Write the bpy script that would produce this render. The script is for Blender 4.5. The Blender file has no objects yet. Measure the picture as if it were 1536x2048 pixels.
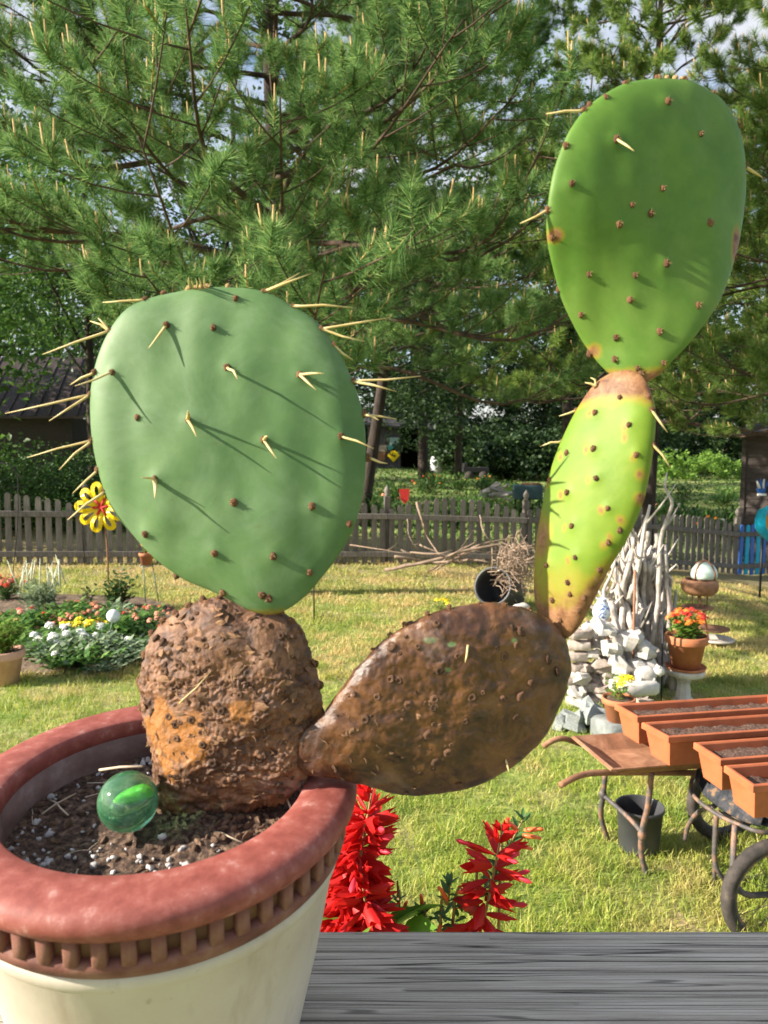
import bpy, math, random
import numpy as np
from mathutils import Vector, Quaternion, Matrix, noise as mnoise

random.seed(7); rng = np.random.default_rng(11)
SC = bpy.context.scene
COL = SC.collection
R = math.radians

# ------------------------------------------------------------------ camera
H = 1.90
F = 1536.0
PITCH = math.atan(144.0 / F)
cam = bpy.data.cameras.new('camera'); cam_o = bpy.data.objects.new('camera', cam); COL.objects.link(cam_o)
cam.sensor_fit = 'VERTICAL'; cam.sensor_height = 36.0; cam.sensor_width = 27.0; cam.lens = 27.0
cam.clip_start = 0.02; cam.clip_end = 2000
cam_o.location = (0, 0, H); cam_o.rotation_euler = (math.pi / 2 - PITCH, 0, 0)
cam.dof.use_dof = True; cam.dof.focus_distance = 1.0; cam.dof.aperture_fstop = 13.0
SC.camera = cam_o

# ------------------------------------------------------------------ sky, sun, exposure
SUN_AZ = R(10); SUN_EL = R(27)
to_sun = Vector((-math.cos(SUN_AZ) * math.cos(SUN_EL), -math.sin(SUN_AZ) * math.cos(SUN_EL), math.sin(SUN_EL)))
world = bpy.data.worlds.new('World'); SC.world = world; world.use_nodes = True
wn = world.node_tree; wn.nodes.clear()
wo = wn.nodes.new('ShaderNodeOutputWorld'); wb = wn.nodes.new('ShaderNodeBackground'); ws = wn.nodes.new('ShaderNodeTexSky')
ws.sky_type = 'NISHITA'; ws.sun_disc = False; ws.sun_elevation = SUN_EL
ws.sun_rotation = math.atan2(to_sun.x, to_sun.y); ws.dust_density = 1.2; ws.air_density = 1.0; ws.ozone_density = 1.5
wb.inputs['Strength'].default_value = 0.10
wt = wn.nodes.new('ShaderNodeTexCoord'); wm = wn.nodes.new('ShaderNodeMapping'); wm.inputs['Scale'].default_value = (1, 1, 2.2)
wz = wn.nodes.new('ShaderNodeTexNoise'); wz.inputs['Scale'].default_value = 2.6; wz.inputs['Detail'].default_value = 7; wz.inputs['Roughness'].default_value = .6
wr = wn.nodes.new('ShaderNodeValToRGB'); wr.color_ramp.elements[0].position = .36; wr.color_ramp.elements[1].position = .66
wx = wn.nodes.new('ShaderNodeMix'); wx.data_type = 'RGBA'; wx.inputs[7].default_value = (3.6, 3.6, 3.7, 1)
wn.links.new(wt.outputs['Generated'], wm.inputs[0]); wn.links.new(wm.outputs[0], wz.inputs['Vector']); wn.links.new(wz.outputs[0], wr.inputs[0]); wn.links.new(wr.outputs[0], wx.inputs[0]); wn.links.new(ws.outputs[0], wx.inputs[6])
wn.links.new(wx.outputs[2], wb.inputs[0]); wn.links.new(wb.outputs[0], wo.inputs[0])
sun = bpy.data.lights.new('sun', 'SUN'); sun.energy = 5.0; sun.angle = R(0.53); sun.color = (1.0, 0.90, 0.76)
sun_o = bpy.data.objects.new('sun', sun); COL.objects.link(sun_o)
sun_o.rotation_euler = to_sun.to_track_quat('Z', 'Y').to_euler(); sun_o.location = (-6, -2, 8)
vs = SC.view_settings
vs.view_transform = 'Standard'; vs.look = 'None'; vs.exposure = 1.42; vs.gamma = 1.0; vs.use_curve_mapping = False
SC.cycles.use_denoising = True
SC.cycles.max_bounces = 8; SC.cycles.transparent_max_bounces = 8

# ------------------------------------------------------------------ layout helpers
def ray(px, py):
    dx = (px - 768) / F; dy = (py - 1024) / F
    c, s = math.cos(PITCH), math.sin(PITCH)
    d = np.array([dx, c - dy * s, -s - dy * c])
    return d / d[1]
CAM = np.array([0, 0, H])
def P(px, py, Y): return CAM + ray(px, py) * Y
def sstep(a, b, t):
    t = np.clip((t - a) / (b - a), 0, 1); return t * t * (3 - 2 * t)
def gz(x, y):
    s = sstep(3.2, 12, y); xc = np.clip(x, -10, 7)
    return s * (-0.10 - 0.022 * xc - 0.009 * np.maximum(0, xc) ** 2)
def G(px, py):
    d = ray(px, py); Y = 5.0
    for _ in range(40):
        Y = Y * 0.5 + 0.5 * min(300, (float(gz(d[0] * Y, Y)) - H) / d[2])
    p = CAM + d * Y; p[2] = float(gz(p[0], p[1])); return p
def XY(px, Y):
    x = (px - 768) / F * Y
    x = x / (math.cos(PITCH))  # close enough along the horizon line
    return np.array([x, Y, float(gz(x, Y))])
def nz(p, s=1.0, o=0.0): return mnoise.noise(Vector((p[0] * s + o, p[1] * s + o * 1.7, p[2] * s - o)))

# ------------------------------------------------------------------ objects
ORG = {}
def link(o, parent=None):
    COL.objects.link(o)
    if parent is not None: o.parent = parent
    return o
def tag(o, label=None, cat=None, group=None, kind=None):
    if label: o['label'] = label
    if cat: o['category'] = cat
    if group: o['group'] = group
    if kind: o['kind'] = kind
    return o
def thing(name, loc, label, cat, group=None):
    o = bpy.data.objects.new(name, None); o.location = [float(v) for v in loc]; link(o)
    o.empty_display_size = 0.05
    ORG[o.name] = np.array(loc, float)
    return tag(o, label, cat, group)
def org(parent): return ORG[parent.name] if parent is not None else np.zeros(3)
def setmesh(me, V, Fc, smooth):
    V = np.asarray(V, np.float32)
    if isinstance(Fc, np.ndarray):
        k = Fc.shape[1]; n = len(Fc)
        me.vertices.add(len(V)); me.vertices.foreach_set('co', V.ravel())
        me.loops.add(n * k); me.loops.foreach_set('vertex_index', Fc.astype(np.int32).ravel())
        me.polygons.add(n); me.polygons.foreach_set('loop_start', np.arange(0, n * k, k, dtype=np.int32))
        me.update(calc_edges=True)
    else:
        me.from_pydata([tuple(map(float, v)) for v in V], [], Fc)
    if smooth: me.polygons.foreach_set('use_smooth', np.ones(len(me.polygons), bool))
    me.update()
def mesh(name, V, Fc, mat, smooth=True, attr=None):
    me = bpy.data.meshes.new(name); setmesh(me, V, Fc, smooth)
    for m in (mat if isinstance(mat, (list, tuple)) else [mat]): me.materials.append(m)
    if attr:
        for k, a in attr.items():
            at = me.attributes.new(k, 'FLOAT', 'POINT'); at.data.foreach_set('value', np.asarray(a, np.float32))
    return me
def obj(name, V, Fc, mat, parent=None, smooth=True, attr=None, at=None):
    """one mesh object from world-space vertices; with no parent its origin goes to `at` or its lowest centre"""
    V = np.asarray(V, float)
    if parent is not None: o0 = org(parent)
    else: o0 = np.array(at, float) if at is not None else np.array([V[:, 0].mean(), V[:, 1].mean(), V[:, 2].min()])
    me = mesh(name, V - o0, Fc, mat, smooth, attr)
    o = bpy.data.objects.new(name, me)
    if parent is None: o.location = o0
    link(o, parent); ORG[o.name] = o0
    return o
def inst(name, me, p, parent=None, rot=None, scale=1.0):
    """an object sharing mesh data, placed at world point p"""
    o = bpy.data.objects.new(name, me)
    o.location = [float(v) for v in (np.array(p, float) - org(parent))]
    if rot is not None:
        o.rotation_mode = 'QUATERNION'; o.rotation_quaternion = rot
    o.scale = (scale,) * 3 if np.isscalar(scale) else scale
    link(o, parent); ORG[o.name] = np.array(p, float)
    return o
def look(d, up='Y'): return Vector([float(v) for v in d]).to_track_quat('Z', up)

class MB:
    def __init__(s): s.V = []; s.F = []; s.n = 0
    def add(s, V, Fc):
        V = np.asarray(V, float); s.V.append(V); s.F += [[i + s.n for i in f] for f in Fc]; s.n += len(V); return s
    def box(s, c, size, rz=0.0, rot=None, taper=1.0, bev=0.0):
        sx, sy, sz = [v / 2 for v in size]
        if bev <= 0:
            v = np.array([[x * sx * (taper if z > 0 else 1), y * sy * (taper if z > 0 else 1), z * sz] for z in (-1, 1) for y in (-1, 1) for x in (-1, 1)])
            f = [[0, 2, 3, 1], [4, 5, 7, 6], [0, 1, 5, 4], [2, 6, 7, 3], [0, 4, 6, 2], [1, 3, 7, 5]]
        else:
            b = min(bev, sx * .9, sy * .9, sz * .9)
            rings = []
            for (z, ins) in ((-sz, b), (-sz + b, 0), (sz - b, 0), (sz, b)):
                x, y = sx - ins, sy - ins; k = b if ins == 0 else b * .6
                rings.append([[-x + k, -y, z], [x - k, -y, z], [x, -y + k, z], [x, y - k, z], [x - k, y, z], [-x + k, y, z], [-x, y - k, z], [-x, -y + k, z]])
            v = np.array(rings).reshape(-1, 3); f = [list(range(7, -1, -1)), list(range(24, 32))]
            for j in range(3):
                for i in range(8): f.append([j * 8 + i, j * 8 + (i + 1) % 8, j * 8 + 8 + (i + 1) % 8, j * 8 + 8 + i])
        if rot is not None: v = v @ np.array(rot.to_matrix()).T
        if rz:
            c0, s0 = math.cos(rz), math.sin(rz); v = v @ np.array([[c0, s0, 0], [-s0, c0, 0], [0, 0, 1]])
        return s.add(v + np.array(c), f)
    def tube(s, pts, rad, n=8, cap=True, flat=1.0):
        pts = [np.array(p, float) for p in pts]
        rad = [rad] * len(pts) if np.isscalar(rad) else rad
        V = []; prev = None
        for i, p in enumerate(pts):
            t = pts[min(i + 1, len(pts) - 1)] - pts[max(i - 1, 0)]; t = t / (np.linalg.norm(t) + 1e-12)
            if prev is None:
                a = np.array([0, 0, 1.0]) if abs(t[2]) < .9 else np.array([1.0, 0, 0])
                u = np.cross(t, a)
            else: u = prev - t * prev.dot(t)
            u /= np.linalg.norm(u) + 1e-12; prev = u; w = np.cross(t, u)
            for k in range(n):
                an = 2 * math.pi * k / n
                V.append(p + rad[i] * (math.cos(an) * u + math.sin(an) * w * flat))
        Fc = [[i * n + k, i * n + (k + 1) % n, (i + 1) * n + (k + 1) % n, (i + 1) * n + k] for i in range(len(pts) - 1) for k in range(n)]
        if cap: Fc += [list(range(n - 1, -1, -1)), list(range((len(pts) - 1) * n, len(pts) * n))]
        return s.add(V, Fc)
    def lathe(s, prof, c=(0, 0, 0), n=32, close=False, jit=0.0):
        V = []; m = len(prof)
        for (r, z) in prof:
            for k in range(n):
                a = 2 * math.pi * k / n; V.append([c[0] + r * math.cos(a), c[1] + r * math.sin(a), c[2] + z])
        Fc = [[j * n + k, j * n + (k + 1) % n, (j + 1) * n + (k + 1) % n, (j + 1) * n + k] for j in range(m - 1) for k in range(n)]
        if not close: Fc += [list(range(n - 1, -1, -1)), list(range((m - 1) * n, m * n))]
        else: Fc += [[(m - 1) * n + k, (m - 1) * n + (k + 1) % n, (k + 1) % n, k] for k in range(n)]
        return s.add(V, Fc)
    def blob(s, c, rad, n=10, m=7, jit=0.15, seed=0.0, fq=1.5, rot=None):
        rad = np.array([rad] * 3 if np.isscalar(rad) else rad, float); V = []
        for j in range(m + 1):
            th = math.pi * j / m
            for k in range(n if 0 < j < m else 1):
                a = 2 * math.pi * k / n
                d = np.array([math.sin(th) * math.cos(a), math.sin(th) * math.sin(a), math.cos(th)])
                V.append(d * (1 + jit * nz(d, fq, seed)) * rad)
        V = np.array(V)
        if rot is not None: V = V @ np.array(rot.to_matrix()).T
        Fc = []; idx = lambda j, k: 0 if j == 0 else (1 + (m - 1) * n if j == m else 1 + (j - 1) * n + k % n)
        for j in range(m):
            for k in range(n):
                q = [idx(j, k), idx(j + 1, k), idx(j + 1, k + 1), idx(j, k + 1)]
                q = list(dict.fromkeys(q)); Fc.append(q)
        return s.add(V + np.array(c), Fc)
    def obj(s, name, mat, parent=None, smooth=True, at=None): return obj(name, np.vstack(s.V), s.F, mat, parent, smooth, at=at)
    def mesh(s, name, mat, smooth=True): return mesh(name, np.vstack(s.V), s.F, mat, smooth)

def bez(p0, p1, p2, n=8):
    p0, p1, p2 = map(lambda p: np.array(p, float), (p0, p1, p2))
    return [(1 - t) ** 2 * p0 + 2 * t * (1 - t) * p1 + t * t * p2 for t in np.linspace(0, 1, n)]
def crom(pts, n=4):
    pts = [np.array(p, float) for p in pts]; pts = [2 * pts[0] - pts[1]] + pts + [2 * pts[-1] - pts[-2]]; out = []
    for i in range(1, len(pts) - 2):
        a, b, c, d = pts[i - 1:i + 3]
        for t in np.linspace(0, 1, n, endpoint=False):
            out.append(.5 * (2 * b + (c - a) * t + (2 * a - 5 * b + 4 * c - d) * t * t + (3 * b - a - 3 * c + d) * t ** 3))
    out.append(pts[-2]); return out

# ------------------------------------------------------------------ materials
def newmat(name):
    m = bpy.data.materials.new(name); m.use_nodes = True
    nt = m.node_tree; b = nt.nodes['Principled BSDF']; return m, nt, b
def ramp(nt, cols, fac):
    r = nt.nodes.new('ShaderNodeValToRGB'); e = r.color_ramp.elements
    while len(e) < len(cols): e.new(0.5)
    for i, (p, c) in enumerate(cols): e[i].position = p; e[i].color = (*c, 1)
    nt.links.new(fac, r.inputs[0]); return r.outputs[0]
def coords(nt, scale=(1, 1, 1), kind='Object'):
    tc = nt.nodes.new('ShaderNodeTexCoord'); mp = nt.nodes.new('ShaderNodeMapping'); mp.inputs['Scale'].default_value = scale
    nt.links.new(tc.outputs[kind], mp.inputs[0]); return mp.outputs[0]
def noise_n(nt, vec, scale, detail=6, rough=.6, dist=0.0):
    n = nt.nodes.new('ShaderNodeTexNoise'); n.inputs['Scale'].default_value = scale; n.inputs['Detail'].default_value = detail
    n.inputs['Roughness'].default_value = rough; n.inputs['Distortion'].default_value = dist
    nt.links.new(vec, n.inputs['Vector']); return n.outputs[0]
def bump(nt, b, h, strength=.4, dist=.002):
    bn = nt.nodes.new('ShaderNodeBump'); bn.inputs['Strength'].default_value = strength; bn.inputs['Distance'].default_value = dist
    nt.links.new(h, bn.inputs['Height']); nt.links.new(bn.outputs[0], b.inputs['Normal'])
def mix(nt, a, b_, fac, mode='MIX'):
    m = nt.nodes.new('ShaderNodeMix'); m.data_type = 'RGBA'; m.blend_type = mode
    for i, v in ((6, a), (7, b_)):
        if isinstance(v, tuple): m.inputs[i].default_value = (*v, 1)
        else: nt.links.new(v, m.inputs[i])
    if isinstance(fac, (int, float)): m.inputs[0].default_value = fac
    else: nt.links.new(fac, m.inputs[0])
    return m.outputs[2]
def islandrand(nt):
    g = nt.nodes.new('ShaderNodeNewGeometry'); return g.outputs['Random Per Island']
def objrand(nt): return nt.nodes.new('ShaderNodeObjectInfo').outputs['Random']
def attrn(nt, name):
    a = nt.nodes.new('ShaderNodeAttribute'); a.attribute_name = name; return a.outputs['Fac']

def mat(name, cols, scale=8, detail=6, rough=.7, bmp=.3, bdist=.002, bscale=None, stretch=(1, 1, 1), dist=0.0, metal=0.0, spec=.4, var=0.0, rr=None):
    """noise-coloured surface; cols = [(pos, rgb)...]; var = brightness variation from object to object"""
    m, nt, b = newmat(name); v = coords(nt, stretch)
    n = noise_n(nt, v, scale, detail, .62, dist); c = ramp(nt, cols, n)
    if var:
        hs = nt.nodes.new('ShaderNodeHueSaturation'); mr = nt.nodes.new('ShaderNodeMapRange')
        mr.inputs[3].default_value = 1 - var; mr.inputs[4].default_value = 1 + var
        nt.links.new(objrand(nt), mr.inputs[0]); nt.links.new(mr.outputs[0], hs.inputs['Value']); nt.links.new(c, hs.inputs['Color']); c = hs.outputs[0]
    nt.links.new(c, b.inputs['Base Color'])
    if rr:
        q = nt.nodes.new('ShaderNodeMapRange'); q.inputs[3].default_value = rr[0]; q.inputs[4].default_value = rr[1]
        nt.links.new(noise_n(nt, v, scale * 1.7, 4), q.inputs[0]); nt.links.new(q.outputs[0], b.inputs['Roughness'])
    else: b.inputs['Roughness'].default_value = rough
    b.inputs['Metallic'].default_value = metal; b.inputs['Specular IOR Level'].default_value = spec
    if bmp: bump(nt, b, noise_n(nt, v, bscale or scale * 3, 6, .65), bmp, bdist)
    return m
def leafmat(name, c1, c2, c3=None, trans=.35, rough=.45, patch=None, spec=.35):
    """thin leaves: per-leaf colour, light passing through"""
    m, nt, b = newmat(name); cols = [(0, c1), (.6, c2)] + ([(1, c3)] if c3 else [])
    c = ramp(nt, cols, islandrand(nt))
    if patch:
        g = nt.nodes.new('ShaderNodeNewGeometry')
        n = noise_n(nt, g.outputs['Position'], patch[0], 4); f = ramp(nt, [(patch[1], (0, 0, 0)), (patch[2], (1, 1, 1))], n); c = mix(nt, c, patch[3], f)
    if patch and len(patch) > 4:
        f2 = ramp(nt, [(.50, (0, 0, 0)), (.64, (.8, .8, .8))], noise_n(nt, g.outputs['Position'], patch[4], 4)); c = mix(nt, c, patch[5], f2)
    nt.links.new(c, b.inputs['Base Color']); b.inputs['Roughness'].default_value = rough; b.inputs['Specular IOR Level'].default_value = spec
    t = nt.nodes.new('ShaderNodeBsdfTranslucent'); nt.links.new(c, t.inputs[0])
    ms = nt.nodes.new('ShaderNodeMixShader'); ms.inputs[0].default_value = trans
    nt.links.new(b.outputs[0], ms.inputs[1]); nt.links.new(t.outputs[0], ms.inputs[2])
    nt.links.new(ms.outputs[0], nt.nodes['Material Output'].inputs[0]); return m

M = {}
M['grass'] = leafmat('grass_blade', (.17, .27, .03), (.38, .45, .065), (.64, .58, .19), .4, .5, patch=(1.3, .52, .66, (.66, .52, .22), 3.4, (.15, .27, .03)))
M['drygrass'] = leafmat('drier_grass_blade', (.20, .28, .035), (.42, .45, .09), (.68, .58, .24), .4, .5, patch=(1.0, .43, .58, (.66, .50, .22), 3.4, (.19, .29, .04)))
M['weathered'] = mat('weathered_picket', [(.25, (.07, .062, .056)), (.55, (.165, .148, .13)), (.8, (.27, .243, .21))], 9, stretch=(6, 6, .7), rough=.9, bmp=.5, bdist=.003, var=.25)
M['darkbark'] = mat('dark_bark', [(.3, (.018, .014, .011)), (.55, (.05, .038, .03)), (.8, (.095, .074, .06))], 7, stretch=(1, 1, .3), rough=.95, bmp=1, bdist=.02)
M['pinebark'] = mat('pine_bark', [(.3, (.03, .021, .016)), (.55, (.085, .055, .038)), (.8, (.16, .105, .075))], 9, stretch=(1, 1, .4), rough=.95, bmp=1, bdist=.012)
M['candle'] = mat('pine_candle', [(.3, (.36, .22, .08)), (.7, (.55, .40, .16))], 30, rough=.7)
M['needle'] = leafmat('pine_needle', (.062, .15, .05), (.15, .28, .085), (.34, .46, .155), .4, .6, spec=.12)
M['needle2'] = leafmat('pine_needle_yellowish', (.075, .15, .035), (.17, .28, .06), (.37, .46, .12), .4, .6, spec=.12)
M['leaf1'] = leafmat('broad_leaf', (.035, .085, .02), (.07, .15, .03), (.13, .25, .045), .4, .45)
M['leaf2'] = leafmat('broad_leaf_shaded', (.014, .036, .013), (.028, .062, .018), (.055, .105, .026), .3, .55)  # shade of the woods is put into this leaf colour by darkening it
M['leaf3'] = leafmat('shrub_leaf', (.03, .08, .018), (.06, .14, .03), (.10, .20, .04), .3, .5)
M['bright'] = leafmat('bright_leaf', (.09, .20, .03), (.18, .33, .05), (.28, .42, .08), .35, .5)
M['greygreen'] = leafmat('grey_green_leaf', (.13, .20, .11), (.22, .31, .18), (.36, .43, .28), .3, .6)
M['midgreen'] = leafmat('garden_leaf', (.06, .15, .03), (.11, .24, .05), (.20, .34, .08), .35, .5)
M['deepgreen'] = leafmat('deep_green_leaf', (.025, .07, .022), (.05, .12, .03), (.09, .18, .045), .3, .5)
M['terracotta'] = mat('terracotta', [(.3, (.36, .12, .05)), (.6, (.45, .165, .075)), (.8, (.53, .25, .14))], 14, rough=.75, bmp=.2)
M['plasticterra'] = mat('terracotta_plastic', [(.28, (.27, .085, .04)), (.42, (.38, .108, .044)), (.62, (.44, .132, .057)), (.8, (.48, .18, .095))], 9, detail=9, rough=.55, bmp=.1, bscale=300, bdist=.0006)
M['soil'] = mat('dry_soil', [(.3, (.055, .036, .026)), (.55, (.13, .085, .06)), (.75, (.26, .18, .13)), (.85, (.42, .33, .26))], 70, rough=1, bmp=1, bdist=.01, bscale=90)
M['rust'] = mat('rusty_steel', [(.25, (.10, .05, .03)), (.5, (.27, .13, .07)), (.75, (.42, .23, .14))], 11, rough=.8, bmp=.4, dist=.4)
M['rusttube'] = mat('rust_blotched_tube', [(.32, (.045, .045, .052)), (.5, (.10, .085, .08)), (.62, (.26, .14, .09)), (.8, (.34, .19, .13))], 16, rough=.6, bmp=.4)
M['darktray'] = mat('dark_scuffed_tray', [(.40, (.022, .025, .032)), (.54, (.05, .052, .06)), (.60, (.16, .10, .06)), (.8, (.22, .14, .085))], 26, spec=.2, rough=.75, bmp=.3, detail=9)
M['rubber'] = mat('dusty_rubber', [(.3, (.02, .018, .017)), (.6, (.06, .05, .045)), (.85, (.20, .155, .12))], 22, rough=.85, bmp=.6, bscale=120)
M['blackplastic'] = mat('black_plastic', [(.3, (.03, .032, .036)), (.7, (.065, .067, .072))], 5, rough=.42, bmp=.05)
M['driftwood'] = mat('driftwood', [(.25, (.15, .125, .105)), (.5, (.40, .36, .32)), (.8, (.62, .58, .53))], 14, rough=.9, bmp=.7, bdist=.004, var=.3)
M['twig'] = mat('dry_twig', [(.3, (.16, .11, .08)), (.7, (.36, .27, .20))], 14, rough=.9, bmp=.3, var=.3)
M['stone'] = mat('pale_fieldstone', [(.25, (.15, .115, .10)), (.5, (.36, .30, .26)), (.75, (.52, .47, .42))], 9, rough=.9, bmp=.8, bdist=.01, var=.3)
M['whitestone'] = mat('white_stone', [(.25, (.36, .33, .30)), (.7, (.60, .575, .53))], 9, rough=.85, bmp=.7, bdist=.008, var=.12)
M['greystone'] = mat('greenish_grey_stone', [(.25, (.11, .12, .12)), (.7, (.30, .33, .32))], 9, rough=.85, bmp=.7, bdist=.008, var=.25)
M['concrete'] = mat('cast_concrete', [(.3, (.40, .36, .31)), (.7, (.62, .58, .52))], 20, rough=.9, bmp=.4)
def flat(name, c, rough=.5, spec=.4, metal=0, s=18, k=.16):
    return mat(name, [(.3, tuple(v * (1 - k) for v in c)), (.7, tuple(min(1, v * (1 + k)) for v in c))], s, rough=rough, bmp=.12, spec=spec, metal=metal)
M['red'] = flat('red_petal', (.62, .03, .02)); M['orange'] = flat('orange_petal', (.75, .20, .03)); M['yellow'] = flat('yellow_petal', (.85, .66, .02))
M['salmon'] = flat('salmon_petal', (.75, .26, .16)); M['white'] = flat('white_petal', (.80, .80, .76)); M['paleflower'] = flat('pale_spike', (.55, .58, .44))
M['yellowpaint'] = flat('yellow_paint', (.86, .62, .01), .35); M['redpaint'] = flat('red_cloth', (.55, .03, .025), .7)
M['teal'] = flat('teal_paint', (.0, .36, .58), .45); M['orangepaint'] = flat('orange_paint', (.86, .40, .03), .5); M['bluepaint'] = flat('blue_paint', (.03, .13, .45), .4)
M['darkwood'] = mat('dark_clapboard', [(.3, (.022, .018, .016)), (.7, (.055, .045, .04))], 10, stretch=(.5, 1, 5), rough=.85, bmp=.4)
M['shingle'] = mat('grey_shingle', [(.3, (.03, .03, .035)), (.7, (.075, .072, .075))], 12, rough=.9, bmp=.6)
M['tin'] = mat('shaded_red_tin', [(.3, (.022, .013, .013)), (.6, (.042, .027, .026)), (.8, (.07, .056, .056))], 2, rough=.6, bmp=.1)  # dull red tin, its colour darkened to carry the shade over the roof
M['blackmetal'] = flat('black_metal', (.03, .03, .033), .5, metal=.6)
M['wire'] = flat('green_wire', (.10, .17, .14), .5)
M['glassgreen'] = mat('dome_glass', [(.3, (.42, .55, .50)), (.7, (.58, .70, .62))], 4, rough=.25, bmp=0)
# ------------------------------------------------------------------ ground
def ground_material():
    m, nt, b = newmat('lawn_ground')
    g = nt.nodes.new('ShaderNodeNewGeometry'); pos = g.outputs['Position']
    n1 = noise_n(nt, pos, 14, 8, .7); c1 = ramp(nt, [(.3, (.08, .13, .025)), (.5, (.20, .26, .05)), (.7, (.38, .38, .11))], n1)
    n2 = noise_n(nt, pos, 1.1, 4); f2 = ramp(nt, [(.50, (0, 0, 0)), (.68, (1, 1, 1))], n2)
    c = mix(nt, c1, ramp(nt, [(.3, (.26, .19, .10)), (.7, (.48, .38, .20))], n1), f2)
    # the worn brown strip along the fence and the bare ground under the far trees
    sx = nt.nodes.new('ShaderNodeSeparateXYZ'); nt.links.new(pos, sx.inputs[0])
    mr = nt.nodes.new('ShaderNodeMapRange'); mr.inputs[1].default_value = 9.2; mr.inputs[2].default_value = 11.2
    nt.links.new(sx.outputs[1], mr.inputs[0])
    mr2 = nt.nodes.new('ShaderNodeMapRange'); mr2.inputs[1].default_value = 14; mr2.inputs[2].default_value = 18; mr2.inputs[3].default_value = 1; mr2.inputs[4].default_value = 0
    nt.links.new(sx.outputs[1], mr2.inputs[0])
    mm = nt.nodes.new('ShaderNodeMath'); mm.operation = 'MULTIPLY'; nt.links.new(mr.outputs[0], mm.inputs[0]); nt.links.new(mr2.outputs[0], mm.inputs[1])
    mk = nt.nodes.new('ShaderNodeMath'); mk.operation = 'MULTIPLY'; mk.inputs[1].default_value = .75; nt.links.new(mm.outputs[0], mk.inputs[0])
    c = mix(nt, c, ramp(nt, [(.3, (.20, .14, .08)), (.7, (.42, .32, .18))], n1), mk.outputs[0])
    nt.links.new(c, b.inputs['Base Color']); b.inputs['Roughness'].default_value = .95
    bump(nt, b, n1, .8, .03); return m
xs = np.concatenate([-np.geomspace(400, 12, 14), np.linspace(-11, 11, 56), np.geomspace(12, 400, 14)])
ys = np.concatenate([[-60, -20, -6], np.linspace(-3, 24, 64), np.geomspace(26, 700, 20)])
X, Y = np.meshgrid(xs, ys); Z = gz(X, Y)
V = np.stack([X, Y, Z], -1).reshape(-1, 3); nx = len(xs)
Fq = np.array([[j * nx + i, j * nx + i + 1, (j + 1) * nx + i + 1, (j + 1) * nx + i] for j in range(len(ys) - 1) for i in range(nx - 1)])
tag(obj('ground', V, Fq, ground_material(), at=(0, 0, 0)), 'sunny yellow green lawn with dry patches', 'lawn', kind='structure')

# garden bed at the left
BED = [(-6.4, 6.15), (-4.6, 6.0), (-3.2, 6.05), (-2.15, 6.3), (-2.0, 7.4), (-2.35, 8.6), (-3.0, 9.3), (-4.6, 9.4), (-6.6, 9.3)]
def in_poly(px, py, poly):
    r = np.zeros(np.shape(px), bool); j = len(poly) - 1
    for i in range(len(poly)):
        xi, yi = poly[i]; xj, yj = poly[j]
        r ^= ((yi > py) != (yj > py)) & (px < (xj - xi) * (py - yi) / (yj - yi + 1e-12) + xi); j = i
    return r
rim = [np.array([*p, 0]) for p in crom([(*p, 0) for p in BED + [BED[0]]], 5)[:-1]]
cx, cy = np.mean([p[:2] for p in rim], 0); V = []; Fc = []; n = len(rim); ks = np.linspace(0, 1, 14)
for k in ks:
    for p in rim:
        x = cx + (p[0] - cx) * k; y = cy + (p[1] - cy) * k
        e = min(1, (1 - k) * 5); V.append([x, y, float(gz(x, y)) + .004 + e * (.035 + .02 * nz((x, y, 0), 3))])
for j in range(len(ks) - 1):
    for i in range(n): Fc.append([j * n + i, j * n + (i + 1) % n, (j + 1) * n + (i + 1) % n, (j + 1) * n + i])
M['bedsoil'] = mat('bed_soil', [(.3, (.07, .05, .035)), (.55, (.17, .12, .085)), (.8, (.34, .25, .18))], 9, detail=9, rough=1, bmp=1, bdist=.03)
tag(obj('garden_bed', V, Fc, M['bedsoil']), 'brown soil bed of mixed flowers before the picket fence', 'flower bed', kind='structure')

# grass blades
def grass(name, N, y0, y1, lmin, lmax, wk, label, extra=.7, matn='grass', bend=True, half=.56):
    y = np.exp(rng.uniform(np.log(y0), np.log(y1), N)); x = rng.uniform(-1, 1, N) * (half * y + extra)
    keep = ~in_poly(x, y, BED); x, y = x[keep], y[keep]; N = len(x)
    cl = .22 * (np.sin(x * 5.1 + 1.3 * np.sin(y * 3.7)) + np.sin(y * 6.3 + 1.7 * np.sin(x * 4.1 + 2)) + np.sin(x * 13 + y * 9 + 2 * np.sin(y * 5)) + np.sin(y * 17 - x * 11 + 2 * np.sin(x * 7)))
    L = rng.uniform(lmin, lmax, N) * np.maximum(.35, 1 + .8 * cl); w = wk[0] + wk[1] * y
    L = L * np.where(y < 4.2, 1.0, .85)
    az = rng.uniform(0, 2 * np.pi, N); ln = rng.uniform(.15, .95, N); a2 = rng.uniform(0, np.pi, N)
    b = np.stack([x, y, gz(x, y) - .004], -1); s = np.stack([np.cos(a2), np.sin(a2), 0 * a2], -1) * (w / 2)[:, None]
    d = np.stack([np.cos(az) * ln, np.sin(az) * ln, np.ones(N)], -1); d /= np.linalg.norm(d, axis=1)[:, None]
    mid = b + d * (L * .55)[:, None]; dd = d.copy(); dd[:, :2] *= 1.9; dd[:, 2] *= .75; dd /= np.linalg.norm(dd, axis=1)[:, None]
    tip = mid + dd * (L * .45)[:, None]
    V = np.stack([b - s, b + s, mid - s * .7, mid + s * .7, tip], 1).reshape(-1, 3); o = (np.arange(N) * 5)[:, None]
    Ft = np.concatenate([o + [0, 1, 3], o + [0, 3, 2], o + [2, 3, 4]], 1).reshape(-1, 3)
    return tag(obj(name, V, Ft, M[matn], at=(0, 0, 0), smooth=False), label, 'grass', kind='stuff')
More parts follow.
